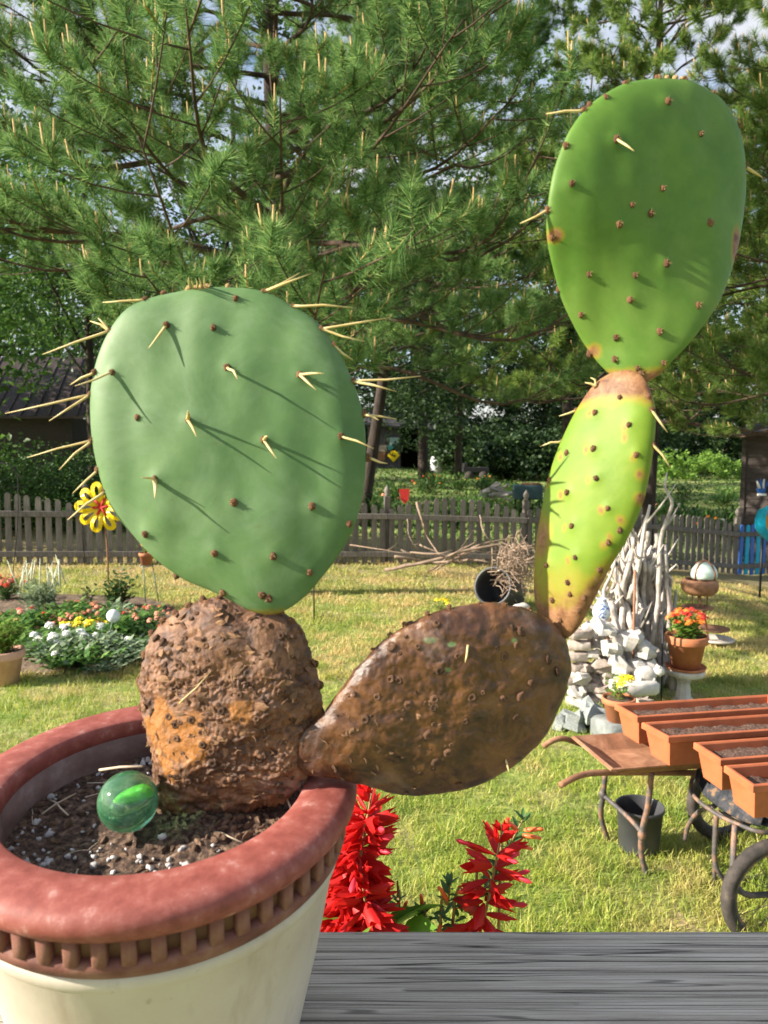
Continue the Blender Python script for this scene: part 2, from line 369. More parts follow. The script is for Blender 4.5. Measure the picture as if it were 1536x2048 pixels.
grass('grass', 120000, 2.2, 6.2, .035, .085, (.0028, .0004), 'sunlit blades of lawn grass around the wheelbarrows')
grass('grass', 110000, 6.0, 13.0, .04, .09, (.003, .0007), 'sunlit lawn grass reaching back to the picket fence', matn='drygrass')
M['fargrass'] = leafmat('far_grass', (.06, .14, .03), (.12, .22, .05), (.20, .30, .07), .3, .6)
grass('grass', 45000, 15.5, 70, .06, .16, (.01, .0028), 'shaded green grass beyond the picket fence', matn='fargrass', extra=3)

# ------------------------------------------------------------------ picket fence
fence = thing('picket_fence', (0.06, 12.3, gz(.06, 12.3)), 'weathered grey wooden picket fence with scalloped panels across the yard', 'fence')
def unit_picket(name, w=.088, t=.02):
    b = MB(); h = 1.0; c = .022
    pr = [(-w / 2, 0), (w / 2, 0), (w / 2, h - .035), (w / 2 - c, h), (-w / 2 + c, h), (-w / 2, h - .035)]
    V = [[x, -t / 2, z] for x, z in pr] + [[x, t / 2, z] for x, z in pr]; n = 6
    Fc = [list(range(n)), list(range(2 * n - 1, n - 1, -1))] + [[i, i + n, (i + 1) % n + n, (i + 1) % n] for i in range(n)]
    return V, Fc
pv, pf = unit_picket('picket'); picket_me = mesh('picket', pv, pf, M['weathered'], False)
paint_me = {k: mesh('painted_picket', pv, pf, M[k], False) for k in ('orangepaint', 'teal', 'bluepaint')}
post_me = MB().box((0, 0, .56), (.10, .10, 1.12), bev=.008).mesh('post', M['weathered'], False)
fin_me = MB().lathe([(.03, 0), (.045, .015), (.03, .035), (.048, .07), (.05, .10), (.03, .14), (.002, .18)], n=10).mesh('finial', M['weathered'])
Adir = np.array([.9, 12.4]) - np.array([-5.3, 11.5]); Adir /= np.linalg.norm(Adir)
Bdir = np.array([5.77, 14.0]) - np.array([2.4, 12.64]); Bdir /= np.linalg.norm(Bdir)
p775 = np.array([.05, 12.28]); PW = 2.33
posts = [p775 + Adir * PW * k for k in range(-4, 2)]
posts += [posts[-1] + Bdir * PW * k for k in range(1, 4)]
paint_at = {}
for i in range(len(posts) - 1):
    a, b_ = posts[i], posts[i + 1]; d = (b_ - a); L = np.linalg.norm(d); d = d / L; an = math.atan2(d[1], d[0]); nrm = np.array([d[1], -d[0]])
    q = Quaternion((0, 0, 1), an); amp = .20 if i < 5 else .08
    n = 16
    for k in range(n):
        t = (k + .5) / n; c = a + d * L * t; px = 768 + F * c[0] / c[1]
        h = (.86 if i < 5 else .93) + amp * math.sin(math.pi * t) + random.uniform(-.012, .012)
        me = picket_me
        if 1465 < px < 1475: me = paint_me['orangepaint']
        elif 1484 < px < 1536: me = paint_me['teal'] if k % 2 else paint_me['bluepaint']
        elif px > 1536 and k % 3 == 0: me = paint_me['orangepaint']
        o = inst('picket', me, (c[0], c[1], gz(c[0], c[1]) + .03), fence, Quaternion((0, 0, 1), an + random.uniform(-.03, .03)) @ Quaternion((0, 1, 0), random.uniform(-.018, .018)), (1, 1, h))
    for zz in (.78, .17):
        z0 = float(gz(*a)) + zz; z1 = float(gz(*b_)) + zz; c0 = np.array([*(a + nrm * .03 - d * .0), z0]); c1 = np.array([*(b_ + nrm * .03), z1])
        m_ = (c0 + c1) / 2; dv = c1 - c0
        mb = MB(); rot = Quaternion((0, 0, 1), an) @ Quaternion((0, 1, 0), -math.asin(dv[2] / np.linalg.norm(dv)))
        mb.box(m_, (np.linalg.norm(dv) - .006, .036, .085), rot=rot, bev=.004).obj('rail', M['weathered'], fence, False)
for p in posts:
    po = inst('post', post_me, (p[0] + .0, p[1] + .075, gz(p[0], p[1]) - .02), fence, Quaternion((0, 0, 1), .14))
    inst('finial', fin_me, (p[0], p[1] + .075, gz(p[0], p[1]) + 1.10), po)

# ------------------------------------------------------------------ trees
def dirs(n):
    v = rng.normal(size=(n, 3)); return v / np.linalg.norm(v, axis=1)[:, None]
def needles(tips, axes, nper, nl, w, sh=.2):
    """needle tufts: tips (T,3), axes (T,3)"""
    T = len(tips); N = T * nper; ti = np.repeat(np.arange(T), nper); ax = axes[ti]
    r = dirs(N); r -= ax * (r * ax).sum(1)[:, None]; r /= np.linalg.norm(r, axis=1)[:, None] + 1e-9
    t = rng.uniform(0, 1, N) ** .8; ang = np.radians(rng.uniform(18, 50, N) + (1 - t) * 42)
    d = ax * np.cos(ang)[:, None] + r * np.sin(ang)[:, None]
    base = tips[ti] - ax * (sh * (1 - t))[:, None]
    L = nl * rng.uniform(.75, 1.15, N) * rng.uniform(.6, 1.2, T)[ti]; d[:, 2] -= .10; tip = base + d * L[:, None]
    s = np.cross(d, dirs(N)); s /= np.linalg.norm(s, axis=1)[:, None] + 1e-9; s *= w / 2
    V = np.stack([base - s, base + s, tip], 1).reshape(-1, 3)
    return V, np.arange(N * 3).reshape(-1, 3)
def pine(base, height, zlo, reach, label, nbr=46, nsub=7, nper=70, nl=.15, w=.0028, trunk_r=.17, lean=(0, 0), needle='needle', az_bias=None, grp='pine trees'):
    base = np.array(base, float)
    t = thing('pine_tree', base, label, 'pine tree', grp)
    top = base + np.array([lean[0], lean[1], height])
    tp = crom([base, base * .7 + top * .3 + [.1, .05, 0], base * .4 + top * .6 + [-.06, 0, 0], top], 5)
    MB().tube(tp, np.linspace(trunk_r, .03, len(tp)), 12).obj('trunk', M['darkbark'], t)
    limb = MB(); cand = MB(); tips = []; axes = []
    for i in range(nbr):
        f = (i + random.random() * .8) / nbr; z = zlo + (height - zlo) * f
        c = base + (top - base) * (z / height)
        L = reach * (1 - .75 * f ** 1.3) * random.uniform(.72, 1.08); a = i * 2.4 + random.uniform(-.4, .4)
        if az_bias is not None and random.random() < az_bias[1]: a = az_bias[0] + random.uniform(-1.15, 1.15)
        dh = np.array([math.cos(a), math.sin(a), 0]); sag = random.uniform(-.10, .10)
        pts = crom([c, c + dh * L * .35 + [0, 0, L * (.03 + sag)], c + dh * L * .7 + np.array([0, 0, L * (sag - .02)]) + rng.normal(0, .12, 3), c + dh * L + [0, 0, L * (.10 + sag)]], 4)
        r0 = .012 + .0065 * L; limb.tube(pts, np.linspace(r0, .006, len(pts)), 6)
        m = nsub + int(L)
        for k in range(m):
            s = .22 + .78 * (k + random.random()) / m; j = min(int(s * (len(pts) - 1)), len(pts) - 2)
            p = pts[j] + (pts[j + 1] - pts[j]) * (s * (len(pts) - 1) - j)
            sa = a + (1 if k % 2 else -1) * random.uniform(.4, 1.1); l2 = L * random.uniform(.16, .34) * (1.25 - .6 * s)
            d2 = np.array([math.cos(sa), math.sin(sa), random.uniform(-.15, .35)]); e = p + d2 * l2 + [0, 0, .10 + .1 * l2]
            sub = bez(p, p + d2 * l2 * .6, e, 5); limb.tube(sub, np.linspace(.008, .004, 5), 5)
            for u in (1.0, .80, .58, .36):
                q = sub[0] + (e - sub[0]) * u if u < 1 else e
                for _ in range(2 if u > .7 else 1):
                    ax = np.array([d2[0] * .5, d2[1] * .5, .75]) + rng.normal(0, .33, 3); ax /= np.linalg.norm(ax)
                    l3 = random.uniform(.10, .26) if u < 1 else .10
                    tip = q + ax * l3; tips.append(tip); axes.append(ax)
                    if l3 > .12: limb.tube([q, tip], [.005, .004], 4, cap=False)
                    if random.random() < .42:
                        v = np.array([0, 0, 1.0]) * .7 + ax * .3
                        cand.tube([tip - ax * .12, tip, tip + v * random.uniform(.07, .15)], [.006, .0085, .005], 5)
    limb.obj('limbs', M['pinebark'], t); cand.obj('new_shoots', M['candle'], t)
    V, Fc = needles(np.array(tips), np.array(axes), nper, nl, w); obj('crown', V, Fc, M[needle], t, smooth=False)
    return t
def at(px, Y, dz=0): p = XY(px, Y); p[2] += dz; return p
pine(at(560, 9.7), 10.5, 2.75, 4.7, 'long needled pine with upright tan shoots, its branches filling the upper left', nbr=86, nsub=8, nper=130, nl=.15, w=.0062, trunk_r=.16, az_bias=(R(-105), .55))
pine(at(1292, 16), 13, 2.7, 4.8, 'pine with bare dark trunk rising behind the tallest cactus pad', nbr=62, nsub=7, nper=95, nl=.17, w=.0095, trunk_r=.17, needle='needle2', az_bias=(R(-90), .4))
pine(at(722, 17.5), 14, 3.4, 5.0, 'shaded pine with leaning trunk beside the large green pad', nbr=84, nsub=8, nper=90, nl=.18, w=.0115, trunk_r=.15, lean=(1.7, 0), needle='needle', az_bias=(R(-80), .4))
pine(at(1720, 11), 10, 2.9, 4.2, 'pine reaching in from beyond the dark shed with drooping lower branches', nbr=46, nsub=7, nper=95, nl=.16, w=.0075, trunk_r=.15, needle='needle2', az_bias=(R(170), .5))

def leafcloud(C, n, size, aspect=.55):
    N = len(C) * n; c = np.repeat(C, n, 0)
    return c, N
def leaves(cen, rad, n, size, aspect=.6, seed=0, flatz=.75):
    """diamond leaves spread through many small clumps"""
    N = len(cen) * n; ci = np.repeat(np.arange(len(cen)), n)
    p = cen[ci] + rng.normal(0, 1, (N, 3)) * (rad[ci][:, None] * [.48, .48, .48 * flatz])
    nrm = dirs(N); nrm[:, 2] = np.abs(nrm[:, 2]) + .35; nrm /= np.linalg.norm(nrm, axis=1)[:, None]
    u = np.cross(nrm, dirs(N)); u /= np.linalg.norm(u, axis=1)[:, None] + 1e-9; v = np.cross(nrm, u)
    L = (size * rng.uniform(.6, 1.3, N))[:, None]
    V = np.stack([p - u * L * .5, p + v * L * .5 * aspect + nrm * L * .08, p + u * L * .5 - nrm * L * .1, p - v * L * .5 * aspect + nrm * L * .08], 1).reshape(-1, 3)
    o = (np.arange(N) * 4)[:, None]
    return V, np.concatenate([o + [0, 1, 2], o + [0, 2, 3]], 1).reshape(-1, 3)
def broad(base, height, crad, zlo, label, leaf='leaf1', ncl=70, nleaf=90, size=.14, tr=.18, cat='tree', grp='broadleaf trees behind the fence', lean=0.0, clr=None, name='broadleaf_tree'):
    base = np.array(base, float); t = thing(name, base, label, cat, grp)
    top = base + [lean, 0, height * .85]
    tp = crom([base, base + (top - base) * .35 + [.12 * random.uniform(-1, 1), 0, 0], base + (top - base) * .7, top], 5); mb = MB()
    mb.tube(tp, np.linspace(tr, tr * .2, len(tp)), 10)
    cen = []; cc = base + [lean * .6, 0, (zlo + height) / 2]
    lob = [cc + np.array([random.uniform(-.62, .62) * crad, random.uniform(-.62, .62) * crad, random.uniform(-.42, .42) * (height - zlo)]) for _ in range(9)]
    for l in lob:
        p = base + (top - base) * random.uniform(.3, .75); mb.tube(bez(p, (p + l) / 2 + [0, 0, -.3], l, 5), np.linspace(tr * .3, .02, 5), 6)
        for _ in range(max(1, ncl // 9)):
            d = dirs(1)[0] * random.uniform(.3, 1.0) ** .6; c = l + d * np.array([crad * .52, crad * .52, (height - zlo) * .26])
            if c[2] > base[2] + zlo * .8: cen.append(c)
    mb.obj('trunk', M['darkbark'], t)
    cen = np.array(cen); rad = np.full(len(cen), clr or crad * .2) * rng.uniform(.7, 1.3, len(cen))
    V, Fc = leaves(cen, rad, nleaf, size); obj('crown', V, Fc, M[leaf], t, smooth=False)
    return t
broad(at(1135, 23), 15, 3.9, 3.4, 'airy broadleaf tree with bright sky showing through, between the two tall cactus pads', 'leaf1', 90, 110, .15)
broad(at(480, 21), 14, 4.5, 3.2, 'leafy broadleaf tree behind the pine above the large pad', 'leaf1', 110, 100, .16)
broad(at(190, 25), 13, 4.5, 3.5, 'broadleaf tree with light gaps at the upper left behind the pine', 'leaf1', 90, 100, .17)
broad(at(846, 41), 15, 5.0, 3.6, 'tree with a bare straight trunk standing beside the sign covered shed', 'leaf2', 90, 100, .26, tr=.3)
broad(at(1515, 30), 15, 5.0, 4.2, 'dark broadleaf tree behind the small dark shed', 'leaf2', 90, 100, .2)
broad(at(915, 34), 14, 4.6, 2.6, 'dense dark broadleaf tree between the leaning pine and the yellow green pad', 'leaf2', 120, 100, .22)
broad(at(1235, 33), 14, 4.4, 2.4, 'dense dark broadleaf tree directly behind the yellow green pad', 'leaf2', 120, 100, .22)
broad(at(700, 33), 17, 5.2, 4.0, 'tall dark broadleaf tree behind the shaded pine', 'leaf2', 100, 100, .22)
for i, (x, y, h) in enumerate(((-12.5, 18, 12), (-17, 24, 15), (-21, 31, 17), (-15, 36, 15), (-26, 42, 19), (-21, 50, 18), (-31, 56, 20), (-9.5, 12.6, 6.5))):
    broad((x, y, gz(x, y)), h, 4.4 if h > 8 else 2.2, 1.8, 'leafy tree in the row at the left whose shade falls over the fence and garden', 'leaf1', 110, 75, .24, grp='shade trees at the left', clr=.95)
far_l = ['dark tree at the edge of the woods far behind the fence']
k = 0
for row, (Yr, n, hh) in enumerate(((62, 13, 17), (78, 15, 24))):
    for i in range(n):
        x = -Yr * .62 + Yr * 1.24 * (i + random.uniform(.3, .7)) / n
        y = Yr + random.uniform(-4, 4)
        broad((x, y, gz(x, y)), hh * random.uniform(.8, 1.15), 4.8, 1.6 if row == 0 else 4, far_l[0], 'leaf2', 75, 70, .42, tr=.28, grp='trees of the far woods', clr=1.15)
def _pass(): pass
def shrub(base, rx, h, label, leaf='leaf3', n=60, nl=60, size=.09, grp='shrubs beyond the fence', name='shrub', cat='shrub'):
    base = np.array(base, float); t = thing(name, base, label, cat, grp); mb = MB(); cen = []
    for i in range(n):
        a = random.uniform(0, 2 * math.pi); r = math.sqrt(random.random()); z = random.uniform(.12, 1) * h * math.sqrt(max(.05, 1 - .75 * r * r))
        c = base + [math.cos(a) * r * rx, math.sin(a) * r * rx, z]; cen.append(c)
        if i % 5 == 0: mb.tube(bez(base, base + [0, 0, z * .6], c, 4), np.linspace(.02, .006, 4), 5)
    mb.obj('stems', M['darkbark'], t)
    V, Fc = leaves(np.array(cen), np.full(n, min(rx, h) * .22), nl, size); obj('foliage', V, Fc, M[leaf], t, smooth=False); return t
shrub(at(20, 15.5), 1.5, 1.75, 'dense dark shrub left of the yellow metal flower behind the fence', n=90, nl=80)
shrub(at(190, 16.5), 1.4, 1.6, 'dark shrub between the left fence panel and the large pad', n=80, nl=80)
shrub(at(-130, 16), 1.6, 2.0, 'dark shrub at the far left below the tin roof', n=80, nl=70)
shrub(at(1385, 52), 3.2, 1.9, 'rounded green bush at the edge of the far lawn right of the cactus', 'bright', n=70, nl=70, size=.22)
for i, (px, Yd, h) in enumerate(((930, 50, 3.5), (1010, 54, 4.2), (1090, 50, 3.4), (1180, 55, 4.5), (1290, 58, 4.0), (1420, 60, 4.6), (1520, 62, 4.2), (650, 56, 4.0), (560, 55, 4), (1350, 66, 5), (960, 62, 5), (720, 66, 5), (860, 70, 8), (930, 72, 8.5), (1060, 72, 8), (1150, 74, 9), (1250, 72, 8.5), (1330, 74, 9), (1450, 72, 9), (640, 72, 8), (540, 74, 8), (420, 70, 7), (300, 70, 7), (180, 68, 7), (60, 68, 8), (1560, 70, 8), (800, 82, 12), (880, 84, 12), (960, 83, 12), (1100, 84, 12), (1220, 83, 12), (1400, 84, 12), (700, 84, 12))):
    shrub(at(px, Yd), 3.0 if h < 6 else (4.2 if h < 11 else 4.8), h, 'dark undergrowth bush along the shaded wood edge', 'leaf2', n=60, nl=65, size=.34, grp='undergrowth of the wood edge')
# ------------------------------------------------------------------ deck railing in the foreground
ZR = H - .25                      # pot rim height
ZP = ZR - .225                     # top of the railing boards
TILT = R(5)                        # the old railing top slopes towards the deck and the pot leans with it
PC = np.array([-.1685, .55 + .225 * math.sin(TILT)])
def wood_material():
    m, nt, b = newmat('weathered_deck_board'); v = coords(nt, (.45, 24, 24)); v2 = coords(nt, (2.2, 150, 150)); v4 = coords(nt, (1, 5, 5))
    n = noise_n(nt, v, 1.3, 3, .45, .0); m1 = nt.nodes.new('ShaderNodeMath'); m1.operation = 'MULTIPLY'; m1.inputs[1].default_value = 120; nt.links.new(n, m1.inputs[0])
    sn = nt.nodes.new('ShaderNodeMath'); sn.operation = 'SINE'; nt.links.new(m1.outputs[0], sn.inputs[0])
    fine = noise_n(nt, v2, 2.2, 8, .7, .2)
    sm = nt.nodes.new('ShaderNodeMath'); sm.operation = 'MULTIPLY_ADD'; sm.inputs[1].default_value = .03; nt.links.new(sn.outputs[0], sm.inputs[0]); nt.links.new(fine, sm.inputs[2])
    c = ramp(nt, [(.30, (.19, .165, .135)), (.40, (.37, .328, .275)), (.55, (.50, .450, .382)), (.72, (.62, .57, .495))], sm.outputs[0])
    gl_ = ramp(nt, [(.80, (0, 0, 0)), (.97, (.8, .8, .8))], sn.outputs[0]); c = mix(nt, c, (.12, .108, .096), gl_)
    n2 = noise_n(nt, v4, 5, 5, .6, .4); c = mix(nt, c, (.25, .22, .18), ramp(nt, [(.50, (0, 0, 0)), (.70, (.55, .55, .55))], n2))
    v3 = coords(nt, (.55, 60, 60)); n3 = noise_n(nt, v3, 1.1, 2, .5, .15); a = nt.nodes.new('ShaderNodeMath'); a.operation = 'SUBTRACT'; a.inputs[1].default_value = .5; nt.links.new(n3, a.inputs[0])
    ab = nt.nodes.new('ShaderNodeMath'); ab.operation = 'ABSOLUTE'; nt.links.new(a.outputs[0], ab.inputs[0]); crack = ramp(nt, [(.002, (1, 1, 1)), (.006, (0, 0, 0))], ab.outputs[0]); c = mix(nt, c, (.03, .027, .026), crack)
    nt.links.new(c, b.inputs['Base Color']); b.inputs['Roughness'].default_value = .85; b.inputs['Specular IOR Level'].default_value = .2
    ad = nt.nodes.new('ShaderNodeMath'); ad.operation = 'SUBTRACT'; nt.links.new(sm.outputs[0], ad.inputs[0]); nt.links.new(crack, ad.inputs[1])
    bump(nt, b, ad.outputs[0], .7, .003); return m
def wood_material_plain():
    m, nt, b = newmat('weathered_deck_board'); v = coords(nt, (1.0, 26, 26))
    n1 = noise_n(nt, v, 9, 10, .72, .6); c = ramp(nt, [(.30, (.045, .042, .042)), (.44, (.20, .19, .185)), (.58, (.33, .315, .305)), (.75, (.52, .50, .48))], n1)
    v2 = coords(nt, (1.6, 6, 6)); n2 = noise_n(nt, v2, 4, 5, .6, .3); c = mix(nt, c, (.13, .12, .115), ramp(nt, [(.48, (0, 0, 0)), (.66, (.75, .75, .75))], n2))
    v3 = coords(nt, (.8, 46, 10)); n3 = noise_n(nt, v3, 1.5, 3, .5, .2); crack = ramp(nt, [(.33, (1, 1, 1)), (.37, (0, 0, 0))], n3); c = mix(nt, c, (.035, .033, .035), crack)
    nt.links.new(c, b.inputs['Base Color']); b.inputs['Roughness'].default_value = .85; b.inputs['Specular IOR Level'].default_value = .25
    ad = nt.nodes.new('ShaderNodeMath'); ad.operation = 'SUBTRACT'; nt.links.new(n1, ad.inputs[0]); nt.links.new(crack, ad.inputs[1])
    bump(nt, b, ad.outputs[0], .8, .004); return m
M['board'] = wood_material()
rail = thing('deck_railing', (0, .6, 0), 'weathered grey wooden railing top that carries the cactus pot', 'railing')
YB = .694
def board(y0, y1, zt, th):
    """plank with its own wavy top, rounded edges and two long splits"""
    xs = np.concatenate([np.linspace(-1.7, -.5, 60), np.linspace(-.48, .9, 230), np.linspace(.92, 1.7, 40)]); ts = np.linspace(0, 1, 130); V = []; Fc = []
    for x in xs:
        ring = []
        for t in ts:
            y = y0 + (y1 - y0) * t; e = min(t, 1 - t) * (y1 - y0)
            z = zt + (y - PC[1]) * math.tan(TILT) - .006 * math.exp(-e / .003) + .0006 * nz((x * .6, y * 30, 0), 1.0)
            for (tc, w, x0, x1) in ((.252, .0013, -1.7, 1.7), (.62, .0009, -.2, .9), (.47, .0008, .02, 1.7), (.78, .0007, -.1, .35), (.36, .0007, -.1, .16), (.90, .0006, .1, .5)):
                if x0 < x < x1: z -= .005 * math.exp(-((t - tc - .012 * nz((x * 1.1, tc * 9, 0), 1.0)) * (y1 - y0) / w) ** 2)
            ring.append([x, y, z])
        ring += [[x, y1, zt - th + (y1 - PC[1]) * math.tan(TILT)], [x, y0, zt - th + (y0 - PC[1]) * math.tan(TILT)]]; V += ring
    k = len(ts) + 2
    for i in range(len(xs) - 1):
        for j in range(k): Fc.append([i * k + j, (i + 1) * k + j, (i + 1) * k + (j + 1) % k, i * k + (j + 1) % k])
    Fc += [list(range(k)), list(range((len(xs) - 1) * k + k - 1, (len(xs) - 1) * k - 1, -1))]
    return obj('board', V, Fc, M['board'], rail)
board(YB - .14, YB, ZP, .038); board(YB - .284, YB - .144, ZP - .001, .038)
for x in (-1.45, 1.45): MB().box((x, YB - .142, (ZP - .05) / 2 - .1), (.09, .09, ZP - .05 + .2), bev=.005).obj('post', M['board'], rail, False)
MB().box((0, YB - .142, ZP - .095), (2.8, .035, .085), bev=.004).obj('rail', M['board'], rail, False)

# ------------------------------------------------------------------ pot
pot = thing('flower_pot', (PC[0], PC[1], ZP), 'large cream pot with dull red rim and a row of small blocks, on the railing', 'flower pot')
M['potred'] = mat('pot_rim_red', [(.3, (.17, .040, .030)), (.48, (.235, .060, .046)), (.60, (.28, .088, .070)), (.72, (.42, .23, .20))], 75, detail=9, rough=.62, bmp=.3, bdist=.001, bscale=160)
M['potcream'] = mat('pot_cream', [(.3, (.40, .335, .26)), (.5, (.50, .445, .37)), (.75, (.56, .515, .45))], 7, detail=9, rough=.55, bmp=.15, bscale=60)
M['potband'] = mat('pot_band_worn', [(.3, (.09, .030, .022)), (.50, (.16, .058, .042)), (.68, (.23, .115, .08)), (.84, (.40, .28, .20))], 40, detail=8, rough=.7, bmp=.3)
M['potrecess'] = mat('pot_band_ochre', [(.3, (.08, .034, .02)), (.7, (.20, .095, .042))], 24, rough=.7, bmp=.3)
M['potinner'] = mat('pot_inner_wall', [(.3, (.09, .05, .042)), (.52, (.17, .11, .098)), (.70, (.28, .225, .21)), (.9, (.44, .40, .38))], 26, detail=9, rough=.8, bmp=.4)
def stained(name, cols, stain, s=9):
    m, nt, b = newmat(name); v = coords(nt); c1 = ramp(nt, cols, noise_n(nt, v, s, 8, .65))
    vs_ = coords(nt, (14, 14, 2.0)); f = ramp(nt, [(.54, (0, 0, 0)), (.78, (.65, .65, .65))], noise_n(nt, vs_, 2.4, 6, .65)); c1 = mix(nt, c1, stain, f)
    f2 = ramp(nt, [(.62, (0, 0, 0)), (.72, (.6, .6, .6))], noise_n(nt, v, 70, 5, .7)); c1 = mix(nt, c1, stain, f2)
    nt.links.new(c1, b.inputs['Base Color']); b.inputs['Roughness'].default_value = .6; bump(nt, b, noise_n(nt, v, 90, 6, .7), .25, .001); return m
M['potcream'] = stained('pot_cream_stained', [(.3, (.42, .355, .28)), (.5, (.50, .445, .37)), (.75, (.55, .505, .44))], (.27, .20, .13))
c = (PC[0], PC[1], ZR)
def arc(r0, z0, r1, z1, rc, zc, n=6): return []
rim_prof = [(.1085, -.014), (.1088, -.004), (.1098, -.0012), (.1115, .0), (.122, .0006), (.133, .0003), (.1405, -.0008), (.1452, -.0032), (.1477, -.0070), (.1483, -.0110), (.1474, -.0148), (.1450, -.0172), (.1428, -.0180), (.1420, -.0210), (.138, -.0225), (.130, -.0225), (.120, -.022), (.114, -.018)]
MB().lathe(rim_prof, c, 128, close=True).obj('rim', M['potred'], pot)
MB().lathe([(.1083, -.0135), (.1078, -.03), (.106, -.06), (.104, -.08), (.112, -.08), (.114, -.06), (.1145, -.0205), (.112, -.0145)], c, 96, close=True).obj('inner_wall', M['potinner'], pot)
MB().lathe([(.1345, -.0220), (.1340, -.041), (.125, -.041), (.125, -.0220)], c, 96, close=True).obj('band', M['potrecess'], pot)
MB().lathe([(.1340, -.0365), (.1368, -.0373), (.1392, -.0388), (.1396, -.0425), (.1385, -.0460), (.1362, -.0490), (.1350, -.0505), (.125, -.0505), (.125, -.0365)], c, 96, close=True).obj('lower_ring', M['potband'], pot)
MB().lathe([(.1335, -.0502), (.1345, -.0560), (.1335, -.0605), (.1318, -.0630), (.1306, -.0650), (.1165, -.140), (.1055, -.190), (.0985, -.225), (.0, -.225), (.0, -.21), (.09, -.21), (.105, -.15), (.118, -.0502)], c, 128, close=True).obj('body', M['potcream'], pot)
den = MB().box((0, 0, 0), (.0088, .0095, .0185), bev=.0011).mesh('block', M['potband'])
for i in range(52):
    a = 2 * math.pi * (i + .3) / 52
    inst('block', den, (PC[0] + .1355 * math.cos(a), PC[1] + .1355 * math.sin(a), ZR - .0305), pot, Quaternion((0, 0, 1), a + math.pi / 2))
# potting soil
ZS = ZR - .036
soil = thing('potting_soil', (PC[0], PC[1], ZS - .03), 'dark potting soil with white perlite around the cactus base', 'soil')
V = []; Fc = []; NA = 110; NR = 46
def soil_z(x, y):
    d = math.hypot(x - P(440, 1590, .55)[0], y - .573)
    return ZS + .011 * math.exp(-(d / .06) ** 2) + .0035 * nz((x, y, 0), 28) + .0025 * nz((x, y, 1), 75) + .0016 * nz((x, y, 2), 190)
for j in range(NR + 1):
    for k in range(NA):
        r = .1070 * j / NR; a = 2 * math.pi * k / NA + j * .03
        x, y = PC[0] + r * math.cos(a), PC[1] + r * math.sin(a); V.append([x, y, soil_z(x, y)])
for j in range(NR):
    for k in range(NA): Fc.append([j * NA + k, j * NA + (k + 1) % NA, (j + 1) * NA + (k + 1) % NA, (j + 1) * NA + k])
M['potsoil'] = mat('potting_soil', [(.34, (.018, .011, .008)), (.48, (.07, .043, .03)), (.60, (.17, .11, .075)), (.74, (.34, .245, .18))], 190, detail=9, rough=1, bmp=1, bdist=.004, bscale=220)
obj('soil_surface', V, Fc, M['potsoil'], soil)
M['perlite'] = mat('perlite', [(.3, (.34, .325, .32)), (.7, (.66, .65, .64))], 200, var=.25, rough=.9, bmp=.5)
M['chip'] = mat('bark_chip', [(.3, (.06, .035, .022)), (.7, (.24, .15, .095))], 90, rough=.95, bmp=.6, var=.5)
M['straw'] = mat('dry_straw', [(.3, (.36, .28, .20)), (.7, (.58, .48, .36))], 60, rough=.8, bmp=.2, var=.2)
perl = [MB().blob((0, 0, 0), (1, .8, .7), 8, 6, .9, s, 1.2).mesh('perlite', M['perlite']) for s in (1., 4., 9.)]
chip = [MB().blob((0, 0, 0), (1, .55, .3), 7, 5, .7, s).mesh('bark_chip', M['chip'], False) for s in (2., 6., 11.)]
def on_soil(rmin=0, rmax=.103):
    while True:
        r = math.sqrt(random.uniform(rmin * rmin, rmax * rmax)); a = random.uniform(0, 2 * math.pi)
        x, y = PC[0] + r * math.cos(a), PC[1] + r * math.sin(a)
        if abs(y - .573) > .032 or not (-.17 < x < -.055): return x, y, soil_z(x, y)
for i in range(210):
    x, y, z = on_soil(); 
    if random.random() < .55 and y > .53: x, y, z = on_soil(.055)
    inst('perlite', perl[i % 3], (x, y, z + .0006), soil, look(dirs(1)[0]), random.choice((.0010, .0012, .0016, .0022, .0031)))
for i in range(170):
    x, y, z = on_soil(); s = random.uniform(.002, .0055)
    inst('bark_chip', chip[i % 3], (x, y, z + .0008), soil, look(dirs(1)[0]), (s, s, s))
strw = MB().tube([(-.5, 0, 0), (-.1, .02, .03), (.2, .0, .03), (.5, .03, 0)], .02, 5).mesh('straw', M['straw'])
for i in range(18):
    x, y, z = on_soil(); L = random.uniform(.012, .04)
    inst('straw', strw, (x, y, z + .002), soil, Quaternion((0, 0, 1), random.uniform(0, 3.1)) @ Quaternion((0, 1, 0), random.uniform(-.15, .15)), (L, L, L))
p0, p1 = P(215, 1530, .62), P(300, 1517, .60)
MB().tube([p0, (p0 + p1) / 2 + [0, 0, .001], p1], .0011, 6).obj('straw', M['straw'], soil)
p0, p1 = P(575, 1562, .575), P(592, 1602, .56)
MB().tube([p0, p1], .0008, 6).obj('straw', M['straw'], soil)

# ------------------------------------------------------------------ glass ball
gb = P(256, 1603, .53); 
def glass_material():
    m, nt, b = newmat('green_glass'); v = coords(nt)
    n = noise_n(nt, v, 60, 4, .5, 1.0); c_ = ramp(nt, [(.3, (.05, .30, .12)), (.6, (.28, .62, .36)), (.8, (.62, .88, .72))], n)
    nt.links.new(c_, b.inputs['Base Color']); b.inputs['Transmission Weight'].default_value = .82; b.inputs['Roughness'].default_value = .04; b.inputs['IOR'].default_value = 1.42
    bump(nt, b, n, .15, .001); return m
M['gglass'] = glass_material()
ball = thing('glass_ball', gb - [0, 0, .0212], 'green glass ball lying on the soil inside the cactus pot', 'glass ball')
MB().blob(gb, .0212, 40, 28, 0).obj('ball', M['gglass'], ball)
M['swirl'] = mat('green_swirl', [(.3, (.06, .30, .02)), (.5, (.30, .75, .03)), (.75, (.10, .08, .02))], 70, rough=.4, bmp=0)
